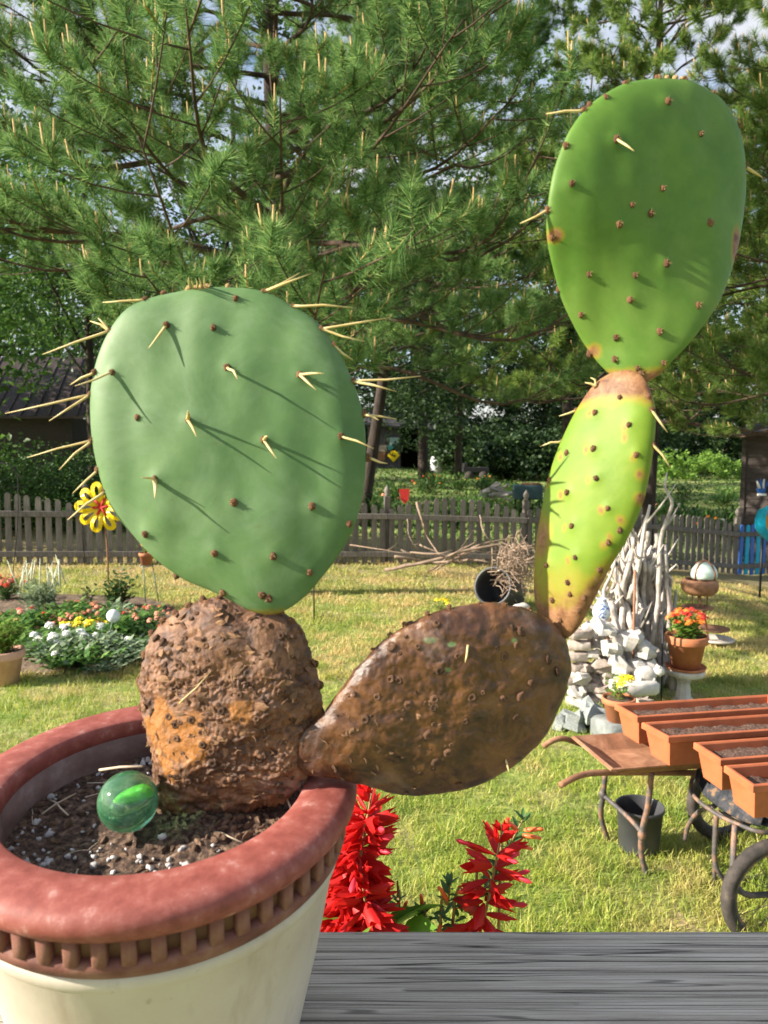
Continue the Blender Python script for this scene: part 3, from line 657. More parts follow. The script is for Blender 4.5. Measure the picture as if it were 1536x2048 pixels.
MB().blob(gb + [.004, .002, .003], (.0125, .0035, .0042), 18, 12, .3, 3., rot=Quaternion((0, 1, 0), -.35)).obj('swirl', M['swirl'], ball)

# ------------------------------------------------------------------ prickly pear
cac_base = P(450, 1600, .555)
cactus = thing('prickly_pear_cactus', cac_base, 'tall prickly pear cactus with two corky brown pads and three green pads', 'cactus')
class Pad:
    def __init__(s, outline, Y, n, T, shrink=.985, p=2.6, q=.52, disp=None, N=150, Mr=44, bend=None):
        s.bend = bend
        out = np.array(outline, float); c = out.mean(0); s.n = np.array(n, float); s.n /= np.linalg.norm(s.n)
        s.p0 = P(c[0], c[1], Y); e2 = np.array([0, 0, 1.0]); e2 -= s.n * e2.dot(s.n); s.e2 = e2 / np.linalg.norm(e2); s.e1 = np.cross(s.e2, s.n)
        if s.e1[0] < 0: s.e1 = -s.e1
        s.T, s.p, s.q = T, p, q; s.vd = (s.p0 - CAM) / np.linalg.norm(s.p0 - CAM)
        uv = np.array([s.uv(a, b)[0] for a, b in out]); 
        pts = np.array(crom(np.vstack([uv, uv[:1]]), 8))[:-1]
        s.c = pts.mean(0); a = np.arctan2(pts[:, 1] - s.c[1], pts[:, 0] - s.c[0]); r = np.hypot(*(pts - s.c).T) * shrink
        o = np.argsort(a); s.a = np.concatenate([a[o] - 2 * np.pi, a[o], a[o] + 2 * np.pi]); s.r = np.tile(r[o], 3)
        s.N, s.M, s.disp = N, Mr, disp
    def uv(s, px, py, off=0.0):
        d = ray(px, py); q = s.p0 + s.n * off; t = (q - CAM).dot(s.n) / d.dot(s.n); w = CAM + d * t
        return np.array([(w - s.p0).dot(s.e1), (w - s.p0).dot(s.e2)]), w
    def rat(s, uv):
        d = uv - s.c; return np.hypot(*d) / np.interp(math.atan2(d[1], d[0]), s.a, s.r)
    def t(s, r): return s.T * max(0, 1 - min(r, 1) ** s.p) ** s.q
    def surf(s, px, py):
        off = 0
        for _ in range(5):
            uv, w = s.uv(px, py, off); r = s.rat(uv); off = s.t(r)
        if r > 1: 
            d = (uv - s.c) / r; w = s.p0 + s.e1 * (s.c[0] + d[0]) + s.e2 * (s.c[1] + d[1]); off = 0
        if s.disp: w = w + s.dispv(w, +1)
        if s.bend: w = w - s.vd * s.bend(uv)
        return w
    def dispv(s, w, sg): return s.n * sg * s.disp(w)
    def build(s, mt, parent, name='pad', attr=None):
        V = []; Fc = []; N, Mr = s.N, s.M; A = {k: [] for k in (attr or {})}
        ths = np.linspace(-np.pi, np.pi, N, endpoint=False); ro = np.interp(ths, s.a, s.r)
        def vert(th, rr, r, sg):
            uv = s.c + np.array([math.cos(th), math.sin(th)]) * rr * r; w = s.p0 + s.e1 * uv[0] + s.e2 * uv[1] + s.n * sg * s.t(r)
            if s.disp:
                rad = (s.e1 * math.cos(th) + s.e2 * math.sin(th)); k = min(1, r ** 6); dr = (s.n * sg * (1 - k) + rad * k); dr = dr / np.linalg.norm(dr)
                w = w + dr * s.disp(w)
            if s.bend: w = w - s.vd * s.bend(uv)
            V.append(w)
            for kk, fn in (attr or {}).items(): A[kk].append(fn(s, uv, w, r))
        for sg in (1, -1):
            vert(0, 0, 0, sg)
            for j in range(1, Mr + (1 if sg > 0 else 0)):
                r = math.sin(math.pi / 2 * j / Mr)
                for i, th in enumerate(ths): vert(th, ro[i], r, sg)
        f0 = 1; b0 = 1 + Mr * N; bi = b0 + 1
        fr = lambda j, i: f0 + (j - 1) * N + i % N
        bk = lambda j, i: fr(Mr, i) if j == Mr else bi + (j - 1) * N + i % N
        for i in range(N):
            Fc.append([0, fr(1, i), fr(1, i + 1)]); Fc.append([b0, bk(1, i + 1), bk(1, i)])
            for j in range(1, Mr):
                Fc.append([fr(j, i), fr(j + 1, i), fr(j + 1, i + 1), fr(j, i + 1)]); Fc.append([bk(j, i + 1), bk(j + 1, i + 1), bk(j + 1, i), bk(j, i)])
        s.o = obj(name, V, Fc, mt, parent, True, A or None); return s.o
def pad_mat(name, c1, c2, c3, age_cols, rough=.56, bmp=.15, ns=30, sss=.06, wax=(.17, .255, .145)):
    m, nt, b = newmat(name); v = coords(nt); n = noise_n(nt, v, ns, 6, .6)
    c_ = ramp(nt, [(.3, c1), (.55, c2), (.78, c3)], n)
    nb = noise_n(nt, v, 110, 7, .7, .6); br = ramp(nt, age_cols, nb)
    ad = nt.nodes.new('ShaderNodeMath'); ad.operation = 'MULTIPLY_ADD'; ad.inputs[1].default_value = .55; nt.links.new(noise_n(nt, v, 42, 5, .65), ad.inputs[0]); nt.links.new(attrn(nt, 'age'), ad.inputs[2])
    f = ramp(nt, [(.62, (0, 0, 0)), (.86, (1, 1, 1))], ad.outputs[0])
    nw = noise_n(nt, v, 16, 7, .7, .6); c_ = mix(nt, c_, wax, ramp(nt, [(.46, (0, 0, 0)), (.70, (.5, .5, .5))], nw))
    nd = noise_n(nt, v, 260, 3, .5); c_ = mix(nt, c_, (.10, .10, .035), ramp(nt, [(.70, (0, 0, 0)), (.76, (.55, .55, .55))], nd))
    # yellowing ahead of the corky zone
    fy = ramp(nt, [(.44, (0, 0, 0)), (.70, (.75, .75, .75))], ad.outputs[0]); c_ = mix(nt, c_, (.27, .20, .015), fy)
    c_ = mix(nt, c_, br, f)
    nt.links.new(c_, b.inputs['Base Color']); b.inputs['Roughness'].default_value = rough; b.inputs['Specular IOR Level'].default_value = .28
    b.inputs['Subsurface Weight'].default_value = sss; b.inputs['Subsurface Radius'].default_value = (.004, .008, .002); b.inputs['Subsurface Scale'].default_value = .6
    bump(nt, b, n, bmp, .002); return m
CORK = [(.3, (.07, .03, .013)), (.5, (.20, .095, .042)), (.7, (.33, .185, .095)), (.85, (.45, .32, .23))]
M['padA'] = pad_mat('blue_green_pad', (.060, .132, .042), (.086, .168, .056), (.116, .205, .072), CORK)
M['padD'] = pad_mat('yellow_green_pad', (.095, .18, .012), (.13, .215, .015), (.165, .245, .022), CORK, wax=(.22, .27, .035))
M['padE'] = pad_mat('top_green_pad', (.060, .140, .016), (.085, .18, .022), (.12, .225, .03), CORK, wax=(.14, .22, .045))
def cork_mat(name, cols, green, gth, ns=55, rough=(.35, .8), hz=.75, bs=.75, crack=0):
    m, nt, b = newmat(name); v = coords(nt); n = noise_n(nt, v, ns, 9, .68, .8); c_ = ramp(nt, cols, n)
    n2 = noise_n(nt, v, 120, 4, .6, .8); pm = nt.nodes.new('ShaderNodeMath'); pm.operation = 'MULTIPLY'; nt.links.new(attrn(nt, 'peel'), pm.inputs[0]); nt.links.new(n2, pm.inputs[1]); f = ramp(nt, [(.22, (0, 0, 0)), (.40, (.85, .85, .85))], pm.outputs[0]); c_ = mix(nt, c_, green, f)
    n4 = noise_n(nt, v, 26, 5, .6, .5); c_ = mix(nt, c_, (.25, .185, .17), ramp(nt, [(.56, (0, 0, 0)), (.80, (hz, hz, hz))], n4))
    edge = None
    if crack:
        wv = nt.nodes.new('ShaderNodeVectorMath'); wv.operation = 'SCALE'; wv.inputs['Scale'].default_value = .026
        nn = nt.nodes.new('ShaderNodeTexNoise'); nn.inputs['Scale'].default_value = 60; nt.links.new(v, nn.inputs['Vector']); nt.links.new(nn.outputs['Color'], wv.inputs[0])
        va = nt.nodes.new('ShaderNodeVectorMath'); nt.links.new(v, va.inputs[0]); nt.links.new(wv.outputs[0], va.inputs[1])
        ve = nt.nodes.new('ShaderNodeTexVoronoi'); ve.feature = 'DISTANCE_TO_EDGE'; ve.inputs['Scale'].default_value = crack; nt.links.new(va.outputs[0], ve.inputs['Vector'])
        edge = ramp(nt, [(.0, (.8, .8, .8)), (.075, (0, 0, 0))], ve.outputs['Distance']); c_ = mix(nt, c_, (.03, .014, .008), edge)
    nt.links.new(c_, b.inputs['Base Color'])
    q = nt.nodes.new('ShaderNodeMapRange'); q.inputs[3].default_value = rough[0]; q.inputs[4].default_value = rough[1]; nt.links.new(n4, q.inputs[0]); nt.links.new(q.outputs[0], b.inputs['Roughness'])
    vo = nt.nodes.new('ShaderNodeTexVoronoi'); vo.inputs['Scale'].default_value = 95; nt.links.new(v, vo.inputs['Vector'])
    ad = nt.nodes.new('ShaderNodeMath'); ad.operation = 'MULTIPLY_ADD'; ad.inputs[1].default_value = .5; nt.links.new(vo.outputs['Distance'], ad.inputs[0]); nt.links.new(n, ad.inputs[2])
    if edge is not None:
        sb = nt.nodes.new('ShaderNodeMath'); sb.operation = 'SUBTRACT'; nt.links.new(ad.outputs[0], sb.inputs[0]); nt.links.new(edge, sb.inputs[1]); ad = sb
    bump(nt, b, ad.outputs[0], bs, .004); return m
M['padB'] = cork_mat('corky_trunk_pad', [(.30, (.022, .010, .006)), (.43, (.085, .036, .016)), (.55, (.18, .080, .034)), (.68, (.27, .145, .072)), (.84, (.42, .30, .225))], (.36, .145, .028), .57, ns=70)
M['padC'] = cork_mat('brown_leathery_pad', [(.30, (.020, .009, .006)), (.44, (.062, .026, .012)), (.56, (.125, .052, .019)), (.70, (.18, .085, .030)), (.88, (.26, .175, .125))], (.13, .20, .08), .66, ns=40, rough=(.24, .50), hz=.55, bs=.5)

yaw = lambda d, e=0.0: (-math.sin(R(d)), -math.cos(R(d)), e)
dA = lambda w: .0024 * nz((w[0] * 42, w[1] * 20, w[2] * 13), 1.0, 3.) + .0009 * nz(w, 30, 1.)
dE = lambda w: .0017 * nz((w[0] * 48, w[1] * 20, w[2] * 12), 1.0, 8.) + .0007 * nz(w, 30, 5.)
ZPEEL = P(345, 1400, .53)[2]; PEEL0 = P(345, 1480, .53); PEEL1 = P(480, 1290, .53)
def smB(w):
    c0 = PEEL0; q = max(0, 1 - math.hypot((w[0] - c0[0]) / .030, (w[2] - c0[2]) / .034)); c1 = PEEL1; q = max(q, .75 * max(0, 1 - math.hypot((w[0] - c1[0]) / .045, (w[2] - c1[2]) / .03)))
    return float(np.clip(2.2 * q + 1.1 * nz(w, 45, 31.), 0, 1))
def dB(w):
    lo = sstep(1.72, 1.63, w[2]) if False else float(np.clip((1.72 - w[2]) / .08, 0, 1))
    k = 1 - .85 * smB(w)
    return .0040 * nz(w, 28, 2.) + .0022 * nz(w, 55, 7.) + k * (-(.0026 + .0026 * lo) * abs(nz((w[0] * .8, w[1], w[2] * 1.3), 85, 4.)) + (.0014 + .0014 * lo) * abs(nz(w, 210, 6.)) + .0011 * nz(w, 420, 9.))
dC = lambda w: .0022 * nz(w, 24, 12.) - .0012 * abs(nz(w, 60, 14.)) + .0007 * nz(w, 150, 15.) + .0004 * nz(w, 330, 17.)
outA = [(400, 572), (470, 568), (540, 583), (592, 610), (640, 650), (685, 710), (716, 775), (734, 840), (740, 905), (737, 962), (725, 1020), (700, 1080), (667, 1132), (630, 1178), (590, 1212), (550, 1234), (510, 1230), (465, 1208), (420, 1186), (360, 1160), (310, 1122), (270, 1085), (234, 1040), (205, 980), (188, 920), (178, 850), (178, 780), (190, 720), (215, 660), (255, 615), (310, 587), (358, 575)]
outB = [(345, 1225), (420, 1192), (500, 1207), (565, 1222), (605, 1265), (632, 1320), (646, 1380), (645, 1440), (640, 1500), (622, 1560), (570, 1610), (480, 1630), (400, 1640), (335, 1635), (305, 1560), (297, 1480), (280, 1415), (276, 1350), (288, 1290), (310, 1250)]
outC = [(640, 1428), (686, 1366), (740, 1302), (800, 1252), (870, 1220), (950, 1204), (1030, 1208), (1092, 1228), (1132, 1268), (1146, 1320), (1138, 1380), (1112, 1440), (1070, 1498), (1010, 1545), (940, 1577), (860, 1592), (790, 1590), (720, 1570), (660, 1556), (598, 1548), (580, 1508), (596, 1462)]
outD = [(1180, 768), (1205, 742), (1248, 726), (1290, 742), (1306, 775), (1316, 815), (1313, 880), (1302, 950), (1282, 1020), (1252, 1090), (1217, 1150), (1184, 1210), (1150, 1275), (1115, 1296), (1082, 1262), (1066, 1205), (1067, 1120), (1076, 1040), (1090, 970), (1110, 900), (1142, 830)]
outE = [(1340, 152), (1390, 160), (1440, 193), (1474, 245), (1490, 310), (1493, 380), (1483, 450), (1462, 530), (1432, 600), (1392, 660), (1348, 715), (1310, 757), (1252, 778), (1204, 756), (1168, 715), (1140, 665), (1115, 610), (1098, 540), (1089, 470), (1094, 400), (1108, 330), (1136, 260), (1180, 205), (1240, 168), (1290, 155)]
A = Pad(outA, .548, yaw(5, .12), .0135, p=2.3, disp=dA); B = Pad(outB, .56, yaw(6, .0), .030, p=2.2, disp=dB, N=380, Mr=120, shrink=.975)
Cp = Pad(outC, .545, yaw(-4, -.06), .0165, p=2.6, q=.42, disp=dC, N=340, Mr=100, shrink=.978)
D = Pad(outD, .55, yaw(44, .12), .0115, disp=dE, shrink=.955); E = Pad(outE, .548, yaw(-15, .02), .0140, p=2.2, disp=dE, shrink=.985, bend=lambda uv: .62 * uv[0] * float(np.clip((.02 - uv[1]) / .11, 0, 1)) ** 1.3)
def with_bumps(pd, f0, pts, h=.0013, r=.0052):
    W_ = np.array([pd.surf(*p) for p in pts])
    return lambda w: f0(w) + h * float(np.exp(-(((W_ - w) ** 2).sum(1)) / r ** 2).max())
A.disp = with_bumps(A, dA, [(333, 650), (427, 655), (472, 597), (455, 735), (600, 750), (225, 745), (378, 840), (528, 880), (683, 873), (312, 958), (468, 1005), (625, 1013), (292, 1068), (430, 1107), (548, 1112), (620, 1145), (700, 1048)])
E.disp = with_bumps(E, dE, [(1142, 368), (1231, 280), (1333, 205), (1400, 270), (1325, 378), (1237, 450), (1417, 447), (1175, 552), (1332, 527), (1258, 602), (1395, 607), (1157, 637), (1318, 663), (1232, 680), (1175, 720)])
D.disp = with_bumps(D, dE, [(1190, 825), (1240, 795), (1260, 850), (1275, 910), (1280, 990), (1187, 897), (1193, 957), (1217, 1017), (1218, 1085), (1145, 1052), (1152, 1115), (1095, 1130), (1100, 960), (1135, 985)], .0010, .0045)
zA = P(540, 1230, .548)[2]
ageA = lambda s, uv, w, r: .72 * float(np.clip(1 - (w[2] - zA) / .012, 0, 1)) + .02
zE = P(1250, 765, .548)[2]
def ageE(s, uv, w, r):
    a = .85 * float(np.clip(1 - (w[2] - zE) / .012, 0, 1)) + .15 * float(np.clip(1 - (w[2] - zE) / .05, 0, 1))
    sp = np.array([(s.uv(1458, 492)[0])]); d = np.hypot(*((uv - sp[0]) / np.array([.0045, .0105]))); a = max(a, 1.0 - .55 * d)
    sp = s.uv(1102, 475)[0]; a = max(a, .9 - .6 * np.hypot(*((uv - sp) / .0055))); sp = s.uv(1178, 718)[0]; return max(a, .75 - .55 * np.hypot(*((uv - sp) / .007)))
zD = P(1120, 1290, .55)[2]; zDt = P(1240, 765, .55)[2]
def ageD(s, uv, w, r):
    b_ = float(np.clip(1 - (w[2] - zD) / .075, 0, 1)); t_ = float(np.clip(1 - (zDt - w[2]) / .022, 0, 1)); e = max(0, r - .8) * 1.3
    sp = s.uv(1097, 1075)[0]; st = .62 - .5 * np.hypot(*((uv - sp) / np.array([.012, .028])))
    hal = max(.58 - .5 * float(np.hypot(*((uv - h) / np.array([.0042, .0058])))) for h in HALO_D)
    return max(.75 * b_ ** .8, .8 * t_, st, hal) + e * .8
HALO_D = [D.uv(a, b_)[0] for a, b_ in [(1190, 830), (1240, 800), (1262, 856), (1277, 918), (1281, 998), (1187, 902), (1193, 962), (1217, 1022), (1218, 1090), (1145, 1057), (1152, 1120), (1095, 1136), (1100, 966), (1135, 992), (1262, 880), (1285, 950), (1250, 1040), (1130, 915), (1230, 1075)]]
GREEN_C = [(*Cp.uv(a_, b_)[0], rx_) for a_, b_, rx_ in ((898, 1276, .006), (860, 1270, .009), (1020, 1270, .004), (890, 1325, .004))]
pads = {}
for key, pd, mt, ag, lb in (('A', A, M['padA'], {'age': ageA}, 'broad blue green pad with long straw coloured spines'), ('B', B, M['padB'], {'peel': lambda s, uv, w, r: smB(w) if w[2] < ZPEEL else 0.0}, 'knobbly corky brown pad rooted in the soil'),
                            ('C', Cp, M['padC'], {'peel': lambda s, uv, w, r: max(0, 1.15 - min(math.hypot((uv[0] - g_[0]) / g_[2], (uv[1] - g_[1]) / .0035) for g_ in GREEN_C)) }, 'leathery dark brown pad leaning out over the rim'), ('D', D, M['padD'], {'age': ageD}, 'narrow yellow green pad browned at its base'), ('E', E, M['padE'], {'age': ageE}, 'smooth green topmost pad')):
    o = pd.build(mt, cactus, 'pad', ag); o['label'] = lb; pads[key] = (pd, o)
# areoles and spines
M['areole'] = mat('areole', [(.3, (.07, .03, .016)), (.6, (.22, .10, .05)), (.85, (.44, .28, .17))], 300, rough=.9, bmp=.7, var=.3)
M['tuft'] = mat('glochid_tuft', [(.3, (.30, .18, .07)), (.7, (.50, .36, .17))], 400, rough=.9, bmp=.6)
M['spine'] = mat('straw_spine', [(.3, (.48, .36, .13)), (.7, (.64, .53, .27))], 60, rough=.5, bmp=.1)
def areole_mesh(seed):
    r_ = random.Random(seed); b_ = MB().blob((0, 0, 0), (1, 1, .75), 9, 6, .5, seed); nf = len(b_.F)
    for _ in range(12):
        a = r_.uniform(0, 6.3); t_ = r_.uniform(.1, 1.0); d = np.array([math.cos(a) * t_, math.sin(a) * t_, 1.0]); d /= np.linalg.norm(d); b_.tube([d * .5, d * r_.uniform(1.2, 1.9)], [.13, .02], 3, cap=False)
    me = b_.mesh('areole', [M['areole'], M['tuft']]); mi = np.zeros(len(me.polygons), np.int32); mi[nf:] = 1; me.polygons.foreach_set('material_index', mi); return me
ar_me = [areole_mesh(s) for s in (1, 5, 8)]
pale_me = MB().blob((0, 0, 0), (1, 1, .9), 9, 6, .5, 3.).mesh('areole', M['tuft'])
def spine(parent, a, b, r=.0007):
    a, b = np.array(a), np.array(b); m_ = (a + b) / 2 + rng.normal(0, .0006, 3)
    L = np.linalg.norm(b - a)
    MB().tube([a, a * .85 + b * .15, m_, b], [r * 1.2, r, r * .9, r * .25], 6, flat=.75).obj('spine', M['spine'], parent)
def areole(key, px, py, ends=(), r=.0027, me=None, lift=.0):
    pd, o = pads[key]; w = pd.surf(px, py); r = r * random.uniform(.85, 1.15)
    inst('areole', me or random.choice(ar_me), w, o, look(pd.n + dirs(1)[0] * .15), (r * .85, r * 1.05, r * .75))
    for (ex, ey, dn) in ends: spine(o, w, P(ex, ey, w[1] - dn), random.uniform(.0011, .0014))
for a in [(333, 650, [(297, 697, .012)]), (427, 655), (472, 597), (455, 735, [(475, 758, .02)]), (600, 750, [(648, 747, .014), (632, 780, .014)]), (225, 745, [(150, 772, .02)]), (275, 835), (378, 840, [(393, 873, .016), (376, 822, .014)]),
          (528, 880, [(553, 917, .016), (535, 872, .012)]), (683, 873, [(747, 897, .012)]), (312, 958, [(310, 997, .016), (283, 955, .012)]), (468, 1005), (625, 1013), (292, 1068), (430, 1107), (548, 1112), (620, 1145), (700, 1048), (525, 1190), (538, 1196), (350, 1160), (445, 1185),
          (325, 583), (290, 599, [(205, 605, 0)]), (215, 657, [(85, 709, .004), (180, 642, -.004), (196, 636, .0)]), (190, 745, [(140, 770, .0)]), (179, 788, [(10, 827, .004), (98, 842, .01)]), (181, 880, [(55, 915, .004), (118, 940, .008)]), (195, 940, [(145, 987, .01)]), (205, 985, [(135, 1040, .016)]),
          (530, 580, [(600, 545, 0), (622, 547, .006)]), (586, 612, [(705, 615, .006)]), (645, 656, [(780, 635, .004), (730, 683, .008)]), (668, 690, [(706, 720, 0)]), (707, 762, [(842, 752, .006), (793, 783, .012)]), (730, 828, [(793, 838, 0), (757, 840, .01)]), (739, 915, [(775, 927, 0)])]:
    areole('A', a[0], a[1], a[2] if len(a) > 2 else ())
for px in (375, 390, 402, 415): areole('A', px, 570 + abs(px - 395) * .2, (), .003, pale_me)
areole('A', 455, 566, (), .0024, pale_me); areole('A', 535, 578, (), .0022, pale_me)
# a brown thread of stubby spines on the crest
for px in (378, 386, 394, 402, 410, 418): spine(pads['A'][1], A.surf(px, 574), P(px + random.uniform(-5, 5), 556 + random.uniform(-4, 4), .548), .0006)
for a in [(1212, 195), (1178, 210), (1132, 292), (1142, 368), (1094, 420, [(1040, 447, 0)]), (1102, 475), (1103, 590), (1231, 280, [(1268, 302, .014)]), (1333, 205), (1400, 270), (1325, 378), (1265, 410), (1302, 427), (1237, 450), (1417, 447), (1175, 552), (1270, 552), (1332, 527), (1258, 602), (1395, 607), (1157, 637), (1318, 663), (1232, 680), (1175, 720), (1230, 725), (1275, 738), (1282, 748), (1327, 722), (1250, 164), (1315, 153), (1370, 158), (1428, 186), (1478, 250), (1490, 333, [(1525, 355, .0)]), (1492, 418), (1466, 515), (1168, 220, [(1092, 228, 0)])]:
    areole('E', a[0], a[1], a[2] if len(a) > 2 else (), .0025)
for px in (1318, 1335, 1352, 1366): areole('E', px, 153, (), .0026, pale_me)
for a in [(1190, 825), (1240, 795), (1260, 850), (1275, 910), (1280, 990), (1187, 897), (1193, 957), (1217, 1017), (1218, 1085), (1145, 1052), (1152, 1115), (1095, 1130), (1100, 960), (1135, 985), (1132, 905), (1135, 1165), (1170, 1195), (1140, 1188), (1158, 1222), (1200, 1140), (1240, 1060), (1105, 1200), (1120, 1240),
          (1150, 806, [(1118, 832, 0)]), (1117, 875, [(1080, 893, 0)]), (1304, 820, [(1335, 865, .006)]), (1311, 885, [(1340, 935, .006)]), (1192, 772, [(1170, 765, 0), (1181, 755, 0)]), (1298, 793)]:
    areole('D', a[0], a[1], a[2] if len(a) > 2 else (), .0022)
# corky knobs, bark flakes and stubs on the two brown pads
M['knob'] = mat('corky_knob', [(.3, (.045, .022, .013)), (.55, (.16, .08, .042)), (.8, (.42, .29, .20))], 220, rough=.9, bmp=.8, var=.4)
M['flake'] = mat('peeling_bark', [(.3, (.12, .055, .025)), (.7, (.36, .21, .115))], 120, rough=.85, bmp=.5, var=.35)
def ring_mesh(s):
    pr = [(.0, .12), (.30, .10), (.45, .30), (.72, .36), (1.0, .12), (1.25, -.12)]
    b = MB().lathe(pr, n=11); v = b.V[0]; b.V[0] = np.array([q * (1 + .28 * nz(q, 1.6, s)) for q in v]); return b.mesh('knob', M['knob'])
knobs = [ring_mesh(s) for s in (1., 3., 7., 9.)]
flks = [MB().blob((0, 0, 0), (1, .5, .16), 9, 5, .8, s_).mesh('bark_flake', M['flake'], False) for s_ in (2., 5., 7.)] + [MB().blob((0, 0, 0), (1, .3, .3), 8, 5, .9, 3.).mesh('bark_flake', M['knob'], False)]
def inside(px, py, poly): return bool(in_poly(np.array(px), np.array(py), poly))
def scatter(key, poly, n, rr, nm, mes, bb, elong=False):
    pd, o = pads[key]; k = 0; spots = []
    while k < n:
        px, py = random.uniform(bb[0], bb[2]), random.uniform(bb[1], bb[3])
        if not inside(px, py, poly) or any(math.hypot(px - a, py - b) < 9 for a, b in spots): continue
        spots.append((px, py)); w = pd.surf(px, py); e = w + pd.n * .0
        uv, _ = pd.uv(px, py, 0); r = min(1, pd.rat(uv)); rad = (w - (pd.p0 + pd.e1 * pd.c[0] + pd.e2 * pd.c[1])); rad = rad / (np.linalg.norm(rad) + 1e-9)
        d = pd.n * (1 - r ** 4) + rad * r ** 4; s = random.uniform(*rr)
        q = look(d + dirs(1)[0] * (.15 if not elong else .35)) @ Quaternion((0, 0, 1), random.uniform(0, 6.3))
        inst(nm, random.choice(mes), w - d * s * .1, o, q, (s, s, s)); k += 1
scatter('B', outB, 95, (.0014, .0032), 'knob', knobs, (270, 1190, 650, 1600)); scatter('B', outB, 125, (.002, .0062), 'bark_flake', flks, (280, 1200, 645, 1600), True)
scatter('C', outC, 46, (.0014, .0036), 'knob', knobs, (600, 1200, 1150, 1595)); scatter('C', outC, 40, (.0015, .0034), 'bark_flake', flks, (600, 1380, 900, 1590), True)
def rimknobs(key, ptsl, me=None, r=.0026):
    for (px, py) in ptsl: areole(key, px, py, (), r, me)
strips = []
for s_ in (1, 2, 3):
    rr_ = random.Random(s_); strips.append(MB().tube(crom([(-.5, 0, 0), (-.2, rr_.uniform(-.1, .1), .10), (.15, rr_.uniform(-.15, .15), .12), (.5, rr_.uniform(-.2, .2), .30)], 3), [.05] * 4 + [.06] * 3 + [.04, .03, .02], 4, flat=.5).mesh('bark_strip', M['flake']))
scatter('B', outB, 70, (.005, .013), 'bark_strip', strips, (280, 1330, 645, 1600), True)
scatter('C', outC, 18, (.004, .009), 'bark_strip', strips, (600, 1420, 760, 1590), True)
rimknobs('B', [(300, 1265), (320, 1235), (345, 1215), (375, 1200), (405, 1193), (440, 1196), (282, 1310), (276, 1360), (277, 1415), (283, 1450), (290, 1490), (615, 1280), (630, 1330), (643, 1370), (648, 1420)], None, .0034)
rimknobs('C', [(710, 1345), (745, 1300), (780, 1270), (810, 1250), (855, 1228), (900, 1213), (960, 1205), (1010, 1208), (1060, 1218)], None, .0024)
rimknobs('B', [(560, 1228), (585, 1240), (540, 1222), (600, 1258)], None, .0038)
# pale straw stuck to the corky pad, stub spines on the leathery one
spine(pads['B'][1], B.surf(362, 1402) - np.array([0, .006, 0]), B.surf(425, 1338) - np.array([0, .006, 0]), .0008)
spine(pads['C'][1], Cp.surf(936, 1290), P(930, 1325, Cp.surf(936, 1290)[1] - .006), .0008)
spine(pads['C'][1], Cp.surf(1012, 1520), P(1018, 1545, Cp.surf(1012, 1520)[1] - .008), .0007)
# root crumbs where the trunk meets the soil
V = []; mb = MB()
for i in range(150):
    px = random.uniform(300, 620); w = P(px, random.uniform(1560, 1612), random.uniform(.543, .578)); w[2] = max(w[2], soil_z(w[0], w[1]) + .001)
    inst('bark_chip', random.choice(chip), (w[0], w[1], soil_z(w[0], w[1]) + .001), soil, look(dirs(1)[0]), random.uniform(.0018, .0045))

# the pot and its soil lean with the railing top
piv = Vector((PC[0], PC[1], ZP)); RT = Matrix.Rotation(TILT, 3, 'X')
for o in (pot, soil):
    o.location = piv + RT @ (Vector(o.location) - piv); o.rotation_euler = (TILT, 0, 0)
# ------------------------------------------------------------------ wheelbarrows and planters
U = np.array([.985, .17, 0]); W = np.array([.17, -.985, 0])      # along and across the planters (W points to the camera)
bar = thing('wheelbarrow', (1.25, 3.38, 0), 'rusty flat tray wheelbarrow with handles pointing left, black bucket beneath', 'wheelbarrow')
BU = np.array([.95, .25, 0]); BU /= np.linalg.norm(BU); BW = np.array([BU[1], -BU[0], 0])
ba0 = P(1150, 1470, 3.44); bn0 = P(1225, 1535, 3.17); zt = .565
ba0[2] = bn0[2] = zt
def lin(p, a, b, z): q = p + BU * a + BW * b; return np.array([q[0], q[1], z])
ba0 = CAM + ray(1148, 1470) * ((.572 - H) / ray(1148, 1470)[2]); bn0 = CAM + ray(1226, 1540) * ((.552 - H) / ray(1226, 1540)[2])
ctr = (ba0 + bn0) / 2; hw = np.linalg.norm(ba0 - bn0) / 2; TW = (bn0 - ba0) / np.linalg.norm(bn0 - ba0); zt = .556
# shallow tray: flat pan with a flared lip all round and a raised far end
def tray(o0, u, w, L, hw, z, mt, parent, nose=.0, depth=.05, lip=.05):
    g = lambda a, b, zz: np.array([*(o0 + u * a + w * b)[:2], zz])
    top = [g(0, -hw, z + .012), g(0, hw, z + .004), g(L, hw, z + nose), g(L, -hw, z + nose)]
    inn = [g(.10, -hw + .05, z - depth), g(.10, hw - .05, z - depth), g(L - .10, hw - .05, z - depth), g(L - .10, -hw + .05, z - depth)]
    lipo = [p + (p - (top[0] + top[2]) / 2) / np.linalg.norm(p - (top[0] + top[2]) / 2) * .012 + [0, 0, -.004] for p in top]
    V = lipo + top + inn; f = []
    for i in range(4):
        j = (i + 1) % 4; f += [[i, j, j + 4, i + 4], [i + 4, j + 4, j + 8, i + 8]]
    f.append([8, 9, 10, 11]); V2 = [np.array(v) - [0, 0, .006] for v in V]; n = len(V)
    f2 = [[a + n for a in reversed(q)] for q in f] + [[i, i + n, (i + 1) % 4 + n, (i + 1) % 4] for i in range(4)]
    return obj('tray', V + V2, f + f2, mt, parent, False)
tray(ctr, U, TW, .86, hw, zt, M['rust'], bar, nose=.01, depth=.045)
def soft(pts, n=5): return crom(pts, n)
